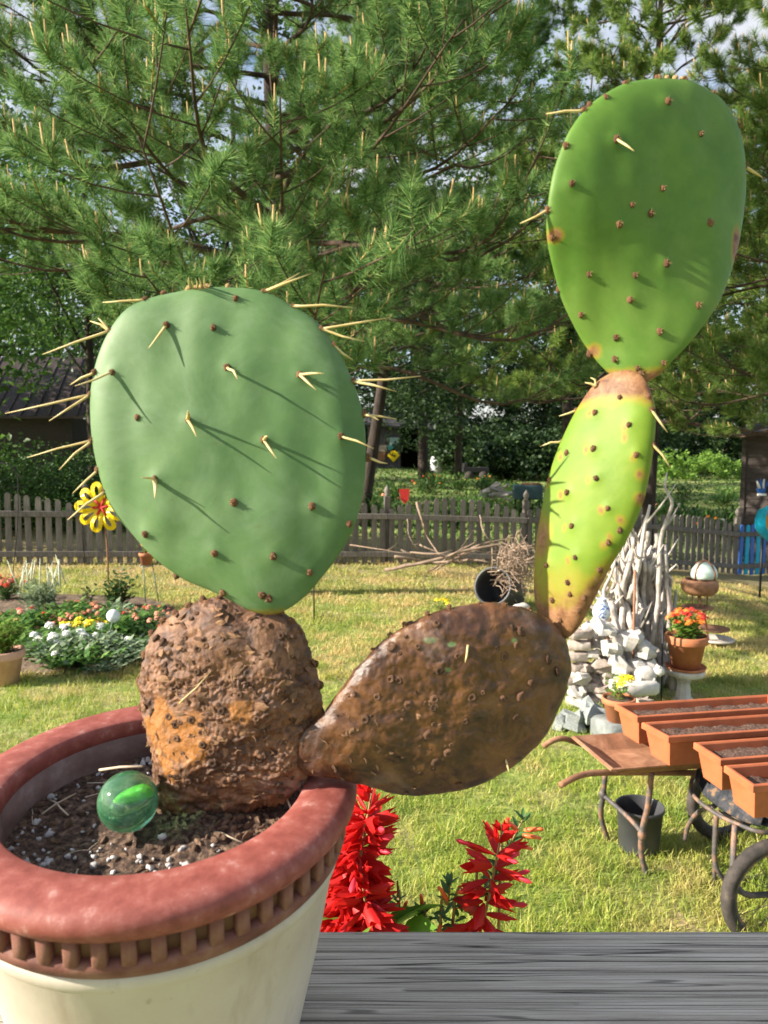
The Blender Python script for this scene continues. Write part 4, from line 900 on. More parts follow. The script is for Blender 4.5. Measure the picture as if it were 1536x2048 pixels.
# handles run under the tray to the wheel
def ground_tube(name, pts, r, mt, parent, n=10): return MB().tube(soft(pts), r, n).obj(name, mt, parent)
wc0 = P(1449, 1625, 3.52); wc0[2] = .20
h1 = P(1120, 1571, 2.99); h2 = P(1086, 1493, 3.40)
zl = zt - .05
ground_tube('handle', [h1, P(1148, 1556, 3.02), P(1178, 1547, 3.06), P(1230, 1545, 3.10), P(1303, 1545, 3.15), P(1390, 1546, 3.24), wc0 + BW * .05 + [-.14, -.04, .16], wc0 + BW * .05], .013, M['rust'], bar)
ground_tube('handle', [h2, P(1104, 1482, 3.41), P(1128, 1477, 3.43), P(1170, 1490, 3.46), P(1240, 1500, 3.52), P(1340, 1505, 3.62), wc0 - BW * .05 + [-.14, -.04, .16], wc0 - BW * .05], .013, M['rust'], bar)
Ln = [P(1303, 1545, 3.14), P(1296, 1610, 3.16), P(1284, 1665, 3.18), P(1284, 1715, 3.20), P(1306, 1790, 3.22)]
Lf = [P(1211, 1545, 3.42), P(1206, 1590, 3.44), P(1202, 1630, 3.48), P(1212, 1668, 3.50), P(1226, 1705, 3.52)]
ground_tube('leg', Ln, .0125, M['rusttube'], bar); ground_tube('leg', Lf, .0125, M['rusttube'], bar)
ground_tube('brace', [P(1206, 1590, 3.44), P(1235, 1615, 3.35), P(1262, 1640, 3.26), P(1284, 1665, 3.18)], .010, M['rusttube'], bar)
MB().blob(P(1206, 1588, 3.44), (.02, .02, .024), 8, 6, .1).obj('clamp', M['rusttube'], bar); MB().blob(P(1284, 1668, 3.18), (.019, .019, .03), 8, 6, .1).obj('clamp', M['rusttube'], bar)
def wheel(c, ax, r, parent, tyre=.028, nsp=18, tread=True):
    c = np.array(c, float); ax = np.array(ax, float) / np.linalg.norm(ax); w = inst('wheel', MB().tube([c * 0 - ax * .035, c * 0 + ax * .035], .018, 12).mesh('hub', M['rusttube']), c, parent)
    e1 = np.array([0, 0, 1.0]) - ax * ax[2]; e1 /= np.linalg.norm(e1); e2 = np.cross(ax, e1); n = 72; k = 14
    def torus(R0, r0, sq=1.0, bumpy=0):
        V = []
        for i in range(n):
            a = 2 * math.pi * i / n; d = e1 * math.cos(a) + e2 * math.sin(a)
            for j in range(k):
                b = 2 * math.pi * j / k; rr = r0 * (1 + (bumpy if (i + (j % 2)) % 2 and abs(b - 0) < 1.3 or (i + j % 2) % 2 and abs(b - 2 * math.pi) < 1.3 else 0))
                V.append(c + d * (R0 + rr * math.cos(b)) + ax * rr * sq * math.sin(b))
        return V, [[i * k + j, ((i + 1) % n) * k + j, ((i + 1) % n) * k + (j + 1) % k, i * k + (j + 1) % k] for i in range(n) for j in range(k)]
    V, f = torus(r - tyre, tyre, 1.05, .06); obj('tyre', V, f, M['rubber'], w)
    V, f = torus(r - tyre * 2 + .002, .010, 1.6); obj('rim', V, f, M['rusttube'], w)
    for i in range(nsp):
        a = 2 * math.pi * i / nsp; d = e1 * math.cos(a) + e2 * math.sin(a); s = .028 if i % 2 else -.028
        MB().tube([c + ax * s + d * .015, c + d * (r - tyre * 2)], .0016, 5).obj('spoke', M['rusttube'], w)
    return w
wc = P(1449, 1625, 3.52); wc[2] = .20
wheel(wc, BW, .205, bar, tyre=.025)

cart = thing('wheelbarrow', (1.6, 2.95, 0), 'dark scuffed wheelbarrow partly cut off at the right with a big spoked wheel', 'wheelbarrow')
# tray nose, seen end on
def quad_sheet(name, rows, mt, parent, th=.006):
    V = [p for r in rows for p in r]; k = len(rows[0]); m = len(rows); f = [[j * k + i, j * k + i + 1, (j + 1) * k + i + 1, (j + 1) * k + i] for j in range(m - 1) for i in range(k - 1)]
    n = len(V); V = V + [np.array(v) + [.002, .002, -th] for v in V]; f2 = [[a + n for a in reversed(q)] for q in f]
    bd = [i for i in range(k)] + [j * k + k - 1 for j in range(1, m)] + [(m - 1) * k + i for i in range(k - 2, -1, -1)] + [j * k for j in range(m - 2, 0, -1)]
    f2 += [[bd[i], bd[i] + n, bd[(i + 1) % len(bd)] + n, bd[(i + 1) % len(bd)]] for i in range(len(bd))]
    return obj(name, V, f + f2, mt, parent, True)
lipT = [P(1395, 1530, 3.20), P(1430, 1552, 3.08), P(1470, 1585, 2.95), P(1508, 1610, 2.84), P(1528, 1628, 2.80)]
lipB = [P(1390, 1560, 3.20), P(1408, 1590, 3.08), P(1448, 1622, 2.95), P(1490, 1643, 2.84), P(1520, 1652, 2.80)]
bot = [p + np.array([.09, .02, -.03]) for p in lipB]; far = [p + np.array([.75, .12, 0]) for p in bot]
quad_sheet('tray', [lipB, lipT, [p + np.array([.05, .01, -.015]) for p in lipT]], M['darktray'], cart)
quad_sheet('tray_floor', [[p + np.array([.03, .01, -.004]) for p in lipB], [p + np.array([.80, .13, .0]) for p in lipB]], M['darktray'], cart)
ground_tube('nose_brace', [P(1392, 1548, 3.22), P(1383, 1562, 3.20), P(1384, 1585, 3.12), P(1402, 1606, 3.04), P(1440, 1632, 2.94), P(1480, 1650, 2.86), P(1522, 1664, 2.80), P(1580, 1664, 2.86)], .0085, M['rusttube'], cart)
wheel(P(1557, 1790, 2.82), np.array([.10, -1, 0]), .232, cart, tyre=.026, nsp=22)
ground_tube('leg', [P(1470, 1650, 2.86), P(1467, 1700, 2.83), P(1466, 1745, 2.81), P(1476, 1775, 2.80), P(1500, 1790, 2.80), P(1570, 1786, 2.86)], .0115, M['rusttube'], cart)
ground_tube('leg', [P(1433, 1625, 3.10), P(1430, 1680, 3.10), P(1429, 1718, 3.10), P(1438, 1745, 3.10), P(1462, 1762, 3.12), P(1540, 1750, 3.2)], .011, M['rusttube'], cart)
ground_tube('brace', [P(1370, 1680, 3.32), P(1378, 1648, 3.28), P(1400, 1622, 3.2), P(1430, 1612, 3.10)], .010, M['rusttube'], cart)
ground_tube('stand', [P(1429, 1718, 3.10), P(1429, 1768, 3.14)], .009, M['rusttube'], cart)
ground_tube('frame', [P(1433, 1625, 3.10), P(1500, 1640, 3.0), P(1600, 1630, 3.06)], .010, M['rusttube'], cart)

for k_ in (.16, .55):
    MB().box(np.array([1.275, 2.86, .525]) + U * k_ , (.05, .50, .07), rz=.17, bev=.004).obj('support_block', M['darkwood'], cart, False)
M['barksoil'] = mat('planter_soil', [(.34, (.035, .018, .013)), (.5, (.10, .056, .04)), (.64, (.19, .12, .09)), (.82, (.36, .27, .22))], 120, detail=9, rough=1, bmp=1, bdist=.008, bscale=150)
boxlab = ['empty terracotta plastic window box of soil farthest back of four on the wheelbarrows', 'second terracotta window box from the back, its end standing on the rusty tray', 'third terracotta window box from the back, beside the nearest one', 'nearest of the four terracotta window boxes, above the dark tray']
for i, ((bx, by), (fx, fy)) in enumerate((((1230, 1408), (1274, 1433)), ((1286, 1446), (1334, 1472)), ((1385, 1483), (1444, 1521)), ((1446, 1529), (1509, 1573)))):
    zt_ = .70
    def onz(px, py, z): d = ray(px, py); return CAM + d * ((z - H) / d[2])
    a = onz(bx, by, zt_); b_ = onz(fx, fy, zt_); wv = b_ - a; wd = np.linalg.norm(wv); wv = wv / wd; wd = .172; uv = np.array([-wv[1], wv[0], 0]); L = .78
    uv = U
    cen = (a + b_) / 2; t = thing('window_box', cen + uv * L / 2 - [0, 0, .135], boxlab[i], 'planter', 'terracotta window boxes')
    def ring(al, hwid, z): return [cen + uv * al - wv * hwid + [0, 0, z], cen + uv * al + wv * hwid + [0, 0, z], cen + uv * (L - al) + wv * hwid + [0, 0, z], cen + uv * (L - al) - wv * hwid + [0, 0, z]]
    h = wd / 2
    rs = [ring(.030, h - .028, -.135), ring(.014, h - .010, -.028), ring(.013, h - .009, -.028), ring(.000, h, -.026), ring(.0, h, -.003), ring(.003, h - .003, 0), ring(.012, h - .012, 0), ring(.016, h - .016, -.006), ring(.018, h - .018, -.05)]
    V = [p for r in rs for p in r]; f = [[3, 2, 1, 0]]
    for j in range(len(rs) - 1):
        for k in range(4): f.append([j * 4 + k, j * 4 + (k + 1) % 4, (j + 1) * 4 + (k + 1) % 4, (j + 1) * 4 + k])
    obj('box', V, f, M['plasticterra'], t, False)
    V = []; nu, nv = 70, 16
    for j in range(nv + 1):
        for k in range(nu + 1):
            q = cen + uv * (.017 + (L - .034) * k / nu) + wv * ((h - .017) * (2 * j / nv - 1)); V.append([q[0], q[1], q[2] - (.034 if i < 3 else .05) + .012 * nz(q, 14, i) + .008 * nz(q, 60, i)])
    f = [[j * (nu + 1) + k, j * (nu + 1) + k + 1, (j + 1) * (nu + 1) + k + 1, (j + 1) * (nu + 1) + k] for j in range(nv) for k in range(nu)]
    obj('soil', V, f, M['barksoil'], t)
bk = G(1275, 1733); bk = np.array([1.10, 3.40, 0]); bk = CAM + ray(1276, 1735) * 3.42; bk[2] = 0
bucket = thing('bucket', bk, 'black plastic nursery bucket standing in the grass under the rusty wheelbarrow', 'bucket')
MB().lathe([(.085, .0), (.088, .01), (.104, .195), (.109, .197), (.111, .206), (.109, .214), (.105, .215), (.1025, .207), (.098, .16), (.084, .012), (.0, .010), (.0, .0)], bk, 48).obj('shell', M['blackplastic'], bucket)
# ------------------------------------------------------------------ scarlet salvia and firecracker plants beside the railing
M['calyx'] = leafmat('salvia_calyx', (.44, .010, .011), (.62, .020, .020), (.76, .09, .08), .45, .5)
M['corolla'] = leafmat('salvia_corolla', (.66, .03, .05), (.76, .06, .10), (.82, .16, .20), .4, .4)
M['stem'] = mat('plant_stem', [(.3, (.24, .17, .06)), (.7, (.36, .22, .10))], 60, rough=.6, bmp=.2)
M['sleaf'] = leafmat('salvia_leaf', (.09, .20, .03), (.14, .29, .045), (.22, .38, .06), .35, .4)
def calyx_mesh(L=.034, r=.010, seed=1):
    """pleated two-lipped bell that flares into three points"""
    prof = [(0, .0022), (.2, .0055), (.45, .0085), (.7, .0092), (.85, .0105)]; n = 15; V = []; rs = random.Random(seed)
    for (t, rr) in prof:
        for k in range(n):
            a = 2 * math.pi * k / n; q = rr * (1 + .22 * math.cos(5 * a) * t) * r / .010; V.append([q * math.cos(a), q * .5 * math.sin(a), t * L])
    b0 = len(V)
    for k in range(n):
        a = 2 * math.pi * k / n; lobe = (k % 5) / 5.0; pk = 1 - abs(lobe * 2 - .8) if lobe <= .8 else .1; pk = max(0, pk)
        q = (.0098 + .003 * pk) * r / .010; V.append([q * math.cos(a), q * .42 * math.sin(a), L * (.90 + .52 * pk)])
    m = len(prof); f = [[j * n + k, j * n + (k + 1) % n, (j + 1) * n + (k + 1) % n, (j + 1) * n + k] for j in range(m) for k in range(n)]
    return mesh('flower', V, f, M['calyx'], True)
def corolla_mesh(L=.048):
    prof = [(.012, .0019), (.5 * L, .0023), (.8 * L, .0030), (L, .0040), (L * 1.12, .0008)]; n = 8; V = []
    for (z, rr) in prof:
        for k in range(n):
            a = 2 * math.pi * k / n; V.append([rr * math.cos(a) + .25 * (z / L) ** 2 * .01, rr * .8 * math.sin(a), z])
    return mesh('corolla', V, [[j * n + k, j * n + (k + 1) % n, (j + 1) * n + (k + 1) % n, (j + 1) * n + k] for j in range(len(prof) - 1) for k in range(n)], M['corolla'], True)
cal_me = [calyx_mesh(.030, .0072, s) for s in (1, 2)] + [calyx_mesh(.034, .0082, 3)]; bud_me = calyx_mesh(.020, .006, 5); cor_me = corolla_mesh()
def leaf_shape(L, Wd, serr=0, fold=.2, curl=.25, n=12):
    V = []; 
    for i in range(n + 1):
        t = i / n; w = Wd * (math.sin(math.pi * min(1, t ** .75)) ** .8) * (1 + (serr if i % 2 else -serr)); z = -curl * L * t * t
        V += [[L * t, -w / 2, z + fold * w / 2], [L * t, -w / 4, z + fold * w * .18], [L * t, 0, z], [L * t, w / 4, z + fold * w * .18], [L * t, w / 2, z + fold * w / 2]]
    f = [[i * 5 + k, i * 5 + k + 1, (i + 1) * 5 + k + 1, (i + 1) * 5 + k] for i in range(n) for k in range(4)]
    return V, f
v, f = leaf_shape(.085, .062, .05); sl_me = mesh('leaf', v, f, M['sleaf'])
def xrot(d, roll=0): return Vector([float(a) for a in d]).to_track_quat('X', 'Z') @ Quaternion((1, 0, 0), roll)
def spike(t, base, tip, n, dens=6, spread=1.0):
    base, tip = np.array(base), np.array(tip); L = np.linalg.norm(tip - base); st = crom([base, base * .6 + tip * .4 + [.004, 0, 0], tip], 5)
    MB().tube(st, np.linspace(.0028, .0014, len(st)), 7).obj('stem', M['stem'], t)
    for i in range(n):
        s = (i + .5) / n; p = base + (tip - base) * s; 
        for k in range(dens if s < .85 else 3):
            a = i * .9 + k * 2 * math.pi / dens + random.uniform(-.3, .3)
            up = -.75 + 1.3 * s + random.uniform(-.35, .35) if s < .85 else 1.3
            d = np.array([math.cos(a), math.sin(a), up]); d /= np.linalg.norm(d)
            sc = random.uniform(.85, 1.15) * spread * (1 if s < .8 else .7)
            me = random.choice(cal_me) if s < .88 else bud_me
            fl = inst('flower', me, p + d * .003, t, look(d) @ Quaternion((0, 0, 1), random.uniform(0, 6)), sc)
            if s < .8 and random.random() < .30:
                c_ = bpy.data.objects.new('corolla', cor_me); COL.objects.link(c_); c_.parent = fl; c_.location = (0, 0, .002); ORG[c_.name] = p
def salvia(label, base_xy, spikes, leavesl):
    t = thing('scarlet_sage', (base_xy[0], base_xy[1], float(gz(*base_xy))), label, 'flower', 'red flowers behind the railing'); b0 = np.array([*base_xy, 0.0])
    for (p0, p1, n, dn, sp) in spikes:
        spike(t, p0, p1, n, dn, sp); q = np.array(p0)
        MB().tube(crom([b0, b0 * .6 + q * .4 + [.02, .02, 0], q * .9 + b0 * .1, q], 5), np.linspace(.006, .0028, 16), 7).obj('stem', M['stem'], t)
        for k in range(7):
            z = q[2] * (.25 + .1 * k); pp = b0 + (q - b0) * (.25 + .1 * k); a = random.uniform(0, 6.3)
            inst('leaf', sl_me, pp, t, xrot((math.cos(a), math.sin(a), .2)), random.uniform(.8, 1.3))
    for (p, d, s, r) in leavesl: inst('leaf', sl_me, p, t, xrot(d, r), s)
    return t
salvia('big cluster of red sage flower spikes close to the right of the pot', (-.06, 1.0), [(P(676, 1900, .96), P(748, 1560, .97), 19, 6, 1.1), (P(640, 1900, 1.0), P(702, 1640, 1.0), 14, 6, 1.1), (P(735, 1930, .94), P(722, 1740, .93), 11, 5, 1.05)],
       [(P(752, 1880, .97), (.75, .25, .55), 1.15, -.9), (P(770, 1868, .95), (.5, .2, .45), .8, -.6), (P(790, 1885, .96), (.4, -.35, .6), .9, .3), (P(715, 1870, .90), (.1, -.5, .5), .5, .2), (P(668, 1840, .93), (-.4, -.5, .5), .45, .3), (P(640, 1830, .95), (-.8, -.2, .4), .45, 0)])
salvia('single red sage flower spike right of the big red cluster', (.14, 1.0), [(P(940, 1930, .98), P(1006, 1652, .99), 12, 4, 1.05)], [])
M['cuph'] = mat('firecracker_tube', [(.3, (.66, .06, .03)), (.55, (.80, .17, .05)), (.75, (.75, .42, .10))], 40, rough=.45, bmp=.1)
M['cleaf'] = leafmat('small_dark_leaf', (.035, .09, .03), (.06, .14, .04), (.12, .22, .05), .3, .4)
v, f = leaf_shape(.026, .0085, 0, .3, .15, 6); cl_me = mesh('leaf', v, f, M['cleaf'])
tb_me = MB().tube([(0, 0, 0), (.008, 0, 0), (.02, 0, .0006), (.026, 0, 0)], [.002, .0034, .0026, .002], 7).mesh('flower', M['cuph'])
def cuphea(label, base_xy, stems, tubes):
    t = thing('firecracker_plant', (base_xy[0], base_xy[1], 0), label, 'plant', 'firecracker plants behind the railing'); b0 = np.array([*base_xy, 0.0])
    for st in stems:
        pts = [P(*s) for s in st]; MB().tube(crom([b0, b0 * .5 + pts[0] * .5] + pts, 5), np.linspace(.0035, .001, 5 * (len(pts) + 1) + 1), 6).obj('stem', M['stem'], t)
        for a, b_ in zip(pts[:-1], pts[1:]):
            m = max(3, int(np.linalg.norm(b_ - a) / .0085))
            for k in range(m):
                q = a + (b_ - a) * (k + .5) / m; an = k * 2.4 + random.uniform(-.5, .5)
                for s_ in (0, math.pi): inst('leaf', cl_me, q, t, xrot((math.cos(an + s_), math.sin(an + s_) * .8, .55), random.uniform(-.4, .4)), random.uniform(.65, 1.05))
        for k in range(5): inst('leaf', cl_me, pts[-1], t, xrot((math.cos(k * 1.3), math.sin(k * 1.3), 1.2)), .7)
    for (px, py, Y, dx, dz) in tubes: inst('flower', tb_me, P(px, py, Y), t, xrot((dx, -.3, dz)), random.uniform(.9, 1.15))
cuphea('leafy stem with orange tube flowers leaning above the single red spike', (.17, 1.05), [[(1000, 1740, 1.02), (1020, 1690, 1.02), (1045, 1640, 1.02)], [(950, 1800, 1.03), (985, 1770, 1.03), (1000, 1740, 1.02)]],
       [(1045, 1670, 1.01, 1, -.05), (1030, 1690, 1.0, 1, -.1), (1048, 1660, 1.03, 1, .2), (1035, 1660, 1.0, -.6, .6)])
cuphea('low firecracker plant with small narrow leaves between the two red flowers', (.09, 1.05), [[(880, 1870, 1.0), (895, 1810, 1.0), (900, 1770, 1.0)], [(905, 1850, 1.0), (945, 1800, 1.0), (990, 1760, 1.01)], [(850, 1890, .98), (852, 1850, .98), (846, 1830, .98)], [(800, 1830, 1.02), (795, 1805, 1.02)]],
       [(895, 1800, .99, -.5, .9), (915, 1785, .99, .8, .3), (925, 1778, 1.0, .9, -.5), (880, 1850, .98, -.2, -.9), (845, 1815, .98, -.1, .9), (805, 1830, 1.0, .2, .9)])
# ------------------------------------------------------------------ driftwood, stones, pots and ornaments at the right
def stick(name, pts, r0, r1, mt, label=None, cat='branch', group=None, parent=None, n=7, wob=.02, forks=0):
    pts = [np.array(p, float) for p in pts]; q = crom(pts, 4); q = [p + np.array([nz(p, 5, 1.), nz(p, 5, 2.), nz(p, 5, 3.)]) * wob for p in q]
    rr = np.linspace(r0, r1, len(q)) * np.array([1 + .25 * nz(p, 9, 4.) for p in q]); mb = MB().tube(q, rr, n)
    for _ in range(forks):
        i = random.randint(len(q) // 3, len(q) - 2); d = q[i] - q[i - 1]; d = d / (np.linalg.norm(d) + 1e-9) + rng.normal(0, .5, 3); L = random.uniform(.08, .3) * (1 if r0 > .008 else .7)
        mb.tube([q[i], q[i] + d * L * .5, q[i] + d * L + [0, 0, .03]], [rr[i] * .7, rr[i] * .5, rr[i] * .2], 6)
    o = mb.obj(name, mt, parent)
    if label: tag(o, label, cat, group)
    return o
dw_c = G(1285, 1405)
dwl = 'grey bleached driftwood branch stacked upright in the tall pile behind the stones'
YD = dw_c[1] + .35
for i in range(60):
    u = random.uniform(-1, 1); bpx = 1282 + u * 66; bY = YD + random.uniform(-.22, .25); b = np.array([(bpx - 768) / F * bY, bY, float(gz((bpx - 768) / F * bY, bY))])
    hgt = (1.0 + .38 * random.random()) * (1 - .28 * abs(u)); tx = (1284 + u * 40 + random.uniform(-14, 14) - 768) / F * bY
    t = np.array([tx, YD + random.uniform(-.1, .12), b[2] + hgt]); m = (b + t) / 2 + rng.normal(0, .035, 3)
    stick('driftwood_branch', [b, b * .7 + t * .3 + rng.normal(0, .03, 3), m, t * .75 + b * .25 + rng.normal(0, .03, 3), t], random.uniform(.018, .042), random.uniform(.009, .02), M['driftwood'], dwl, 'driftwood', 'driftwood branches in the pile', wob=.09, forks=random.choice((0, 1, 1, 2)))
Yt = YD - .15
stick('driftwood_branch', [P(1305, 1300, Yt), P(1318, 1180, Yt), P(1322, 1080, Yt), P(1342, 1010, Yt), P(1330, 980, Yt), P(1333, 945, Yt)], .024, .006, M['driftwood'], 'tallest crooked driftwood branch rising above the pile', 'driftwood', 'driftwood branches in the pile', wob=.015, forks=1)
stick('driftwood_branch', [P(1265, 1385, Yt - .2), P(1245, 1300, Yt - .2), P(1222, 1200, Yt - .1)], .045, .022, M['driftwood'], 'thick pale driftwood log leaning left at the front of the pile', 'driftwood', 'driftwood branches in the pile')
stick('driftwood_branch', [P(1345, 1380, Yt - .1), P(1340, 1250, Yt), P(1330, 1090, Yt)], .03, .014, M['driftwood'], 'straight driftwood branch at the right edge of the pile', 'driftwood', 'driftwood branches in the pile')
stick('driftwood_branch', [P(1262, 1200, Yt), P(1285, 1090, Yt), P(1300, 1010, Yt)], .026, .010, M['driftwood'], 'forked driftwood branch sticking up left of the tallest one', 'driftwood', 'driftwood branches in the pile', forks=2)
for (a, b_, lb) in (((1265, 1370), (1270, 1140), 'rusty iron bar standing upright in the driftwood pile'), ((1240, 1330), (1208, 1260), 'rusty iron bar leaning over the pale stones'), ((1322, 1420), (1326, 1240), 'thin dark iron rod beside the pedestal')):
    q = P(*a, Yt - .3); p2 = P(*b_, Yt - .3); tag(MB().tube([q, (q + p2) / 2, p2], .009 if 'thin' not in lb else .006, 7).obj('iron_bar', M['rust'] if 'thin' not in lb else M['blackmetal']), lb, 'iron bar')
sw = G(1215, 1418); wall = thing('stone_wall', sw, 'low loose wall of pale fieldstones in front of the driftwood', 'stone wall')
stones = [MB().blob((0, 0, 0), (1, .75, .62), 8, 6, 1.0, s, 1.3).mesh('stone', M['stone'], False) for s in (1., 3., 5.)] + [MB().blob((0, 0, 0), (1, .8, .66), 8, 6, 1.0, s, 1.3).mesh('stone', M['whitestone'], False) for s in (2., 8.)]
grey_me = MB().blob((0, 0, 0), (1, .8, .7), 8, 6, 1.1, 4., 1.3).mesh('stone', M['greystone'], False)
Ys = dw_c[1] - .05
for row in range(7):
    py = 1408 - row * 25; x0 = 1150 + row * 5; x1 = 1300 - row * 12
    px = x0
    while px < x1:
        s = random.uniform(.05, .09); p = P(px, py, Ys + random.uniform(-.06, .06) + row * .025)
        inst('stone', random.choice(stones), p, wall, look((random.gauss(0, .3), random.gauss(0, .3), 1)) @ Quaternion((0, 0, 1), random.uniform(0, 6)), (s * 1.1, s, s * .9)); px += s * F / Ys * 1.35
for (px, py, s) in ((1150, 1440, .10), (1185, 1425, .11), (1130, 1448, .08), (1210, 1445, .08), (1170, 1462, .06)):
    inst('stone', grey_me, P(px, py, Ys - .5), wall, look((.2, .1, 1)) @ Quaternion((0, 0, 1), px), s)
for (px, py, s) in ((1262, 1280, .10), (1222, 1300, .09), (1290, 1300, .09), (1240, 1330, .10), (1280, 1335, .11), (1205, 1255, .08)):
    inst('stone', stones[3 + (px % 2)], P(px, py, Ys - .08), wall, look((.2, -.1, 1)) @ Quaternion((0, 0, 1), px), s)
p = P(1268, 1372, Ys - .2); tag(MB().box(p, (.30, .2, .10), rz=.2, bev=.02).obj('stone_slab', M['whitestone']), 'flat white stone slab at the foot of the stone wall', 'stone slab')
# small white animal figure
p = P(1292, 1347, Ys - .2); an = thing('animal_figure', p - [0, 0, .06], 'small cream stone animal figure standing on the white slab', 'garden figure')
mb = MB().blob(p, (.085, .045, .05), 12, 9, .25, 3., 2.); mb.blob(p + [.085, -.01, .02], (.04, .035, .036), 10, 8, .2, 5., 2.)
mb.obj('body', M['whitestone'], an)
for dx in (-.05, .045):
    for dy in (-.025, .025): MB().tube([p + [dx, dy, -.02], p + [dx, dy, -.062]], [.018, .015], 8).obj('leg', M['whitestone'], an)
for dy in (-.02, .02): MB().blob(p + [.08, dy - .01, .05], (.012, .008, .016), 6, 5).obj('ear', M['whitestone'], an)
# blue and white jar
p = P(1203, 1218, Ys + .0); j = thing('jar', p - [0, 0, .06], 'blue and white bag shaped jar tucked into the stones beside the driftwood', 'jar')
M['bluewhite'] = mat('blue_white_glaze', [(.44, (.05, .12, .38)), (.52, (.70, .74, .80))], 26, rough=.3, bmp=.1, dist=2.)
MB().lathe([(.02, -.075), (.05, -.07), (.065, -.03), (.055, .02), (.035, .05), (.03, .065), (.04, .08), (.028, .078), (.0, .05)], p, 24).obj('body', M['bluewhite'], j)
# plastic pallets of broken brick left of the stones
for k, (px, py) in enumerate(((1158, 1290), (1152, 1312), (1163, 1335), (1150, 1358), (1175, 1372), (1160, 1268))):
    tag(MB().box(P(px, py, Ys + .05), (.16, .09, .06), rz=random.uniform(-.4, .4), bev=.006).obj('brick', M['stone']), 'weathered brick stacked at the left end of the stone wall', 'brick', 'bricks at the left end of the stones')

petal = {}
def bloom_mesh(mt, seed=1):
    """ruffled dome of small petals"""
    r_ = random.Random(seed); V = []; f = []
    for ring, (rad, z, n, L) in enumerate(((.25, .62, 5, .5), (.6, .42, 8, .55), (.85, .1, 9, .5))):
        for k in range(n):
            a = 2 * math.pi * (k + .5 * ring) / n + r_.uniform(-.2, .2); d = np.array([math.cos(a), math.sin(a), 0]); s = np.array([-math.sin(a), math.cos(a), 0]); c_ = d * rad + [0, 0, z]; o = len(V)
            V += [c_ - d * L * .5 + [0, 0, .12], c_ + s * L * .5, c_ + d * L * .55 + [0, 0, -.15 + r_.uniform(-.1, .2)], c_ - s * L * .5]; f.append([o, o + 1, o + 2, o + 3])
    return mesh('bloom', V, f, M[mt], False)
BL = {k: [bloom_mesh(k, s) for s in (1, 2)] for k in ('red', 'orange', 'yellow', 'salmon', 'white', 'paleflower')}
def plant(name, base, h, rx, label, cat, leaf, n=110, L=.06, Wd=.02, blooms=(), bs=.02, group=None, up=.8, stems=7, parent_bloom=True):
    """leafy plant: stems, many small leaves in one foliage part, each bloom a part"""
    base = np.array(base, float); t = thing(name, base, label, cat, group); mb = MB(); tips = []
    for i in range(stems):
        a = i * 2.4; r = rx * math.sqrt((i + .5) / stems) * .8; tp = base + [math.cos(a) * r, math.sin(a) * r, h * random.uniform(.7, 1.0) * (1 - .35 * (r / max(rx, 1e-6)) ** 2)]; tips.append(tp)
        mb.tube(bez(base + [0, 0, -.01], base + [math.cos(a) * r * .4, math.sin(a) * r * .4, h * .5], tp, 4), [.005, .004, .003, .002], 5)
    mb.obj('stems', M['stem'], t); V = []; f = []
    for i in range(n):
        tp = random.choice(tips); s = random.uniform(.1, 1.0); p = base + (tp - base) * s + rng.normal(0, 1, 3) * [rx * .2, rx * .2, h * .07]; p[2] = max(p[2], base[2] + .01)
        a = random.uniform(0, 6.3); d = np.array([math.cos(a), math.sin(a), random.uniform(-.2, up)]); d /= np.linalg.norm(d); s_ = np.cross(d, [0, 0, 1.0]); s_ /= np.linalg.norm(s_) + 1e-9; nn = np.cross(s_, d)
        l = L * random.uniform(.6, 1.2); w = Wd * random.uniform(.7, 1.2); o = len(V)
        V += [p, p + d * l * .45 + s_ * w * .5 + nn * l * .05, p + d * l, p + d * l * .45 - s_ * w * .5 + nn * l * .05]; f.append([o, o + 1, o + 2, o + 3])
    obj('foliage', V, np.array(f), M[leaf], t, False)
    for (k, c_) in blooms:
        for _ in range(c_):
            tp = random.choice(tips); a = random.uniform(0, 6.3); r = rx * math.sqrt(random.random()); p = base + [math.cos(a) * r, math.sin(a) * r, h * (1.06 - .35 * (r / rx) ** 2) + random.uniform(-.1, .03) * h]
            s = bs * random.uniform(.75, 1.2); inst('bloom', random.choice(BL[k]), p, t, look((random.gauss(0, .35), random.gauss(-.25, .35), 1)), s)
    return t
def clay_pot(base, r, h, label, mt='terracotta', saucer=False, grp=None):
    t = thing('clay_pot', base, label, 'flower pot', grp); b = np.array(base, float)
    z0 = .0
    if saucer: MB().lathe([(r * .78, 0), (r * .92, .004), (r * .98, .022), (r * .93, .022), (r * .86, .010), (0, .010)], b, 32).obj('saucer', M[mt], t); z0 = .011
    MB().lathe([(r * .66, z0), (r * .88, h * .76), (r * .98, h * .77), (r, h * .79), (r, h * .98), (r * .97, h), (r * .90, h), (r * .88, h * .9), (0, h * .9)], b, 36).obj('body', M[mt], t)
    MB().lathe([(0, h * .915), (r * .5, h * .93), (r * .885, h * .905), (r * .885, h * .903), (0, h * .903)], b, 24).obj('soil', M['soil'], t)
    return t
pg = G(1366, 1402); pg[1] -= .0; Yp = pg[1]
ped = thing('pedestal', pg, 'white concrete pedestal with round slab top under the red flower pot', 'pedestal')
zs = P(1370, 1350, Yp)[2]
MB().lathe([(.075, 0), (.075, .02), (.06, .03), (.045, zs - pg[2] - .06), (.052, zs - pg[2] - .04), (.06, zs - pg[2] - .03), (.05, zs - pg[2])], pg, 8).obj('column', M['whitestone'], ped, False)
MB().lathe([(.10, 0), (.135, .006), (.138, .04), (.13, .05), (0, .05)], (pg[0] + .01, pg[1], zs), 28).obj('top_slab', M['concrete'], ped)
MB().box((pg[0] - .10, pg[1] + .09, zs + .018), (.2, .16, .034), rz=.3, bev=.008).obj('side_slab', M['concrete'], ped, False)
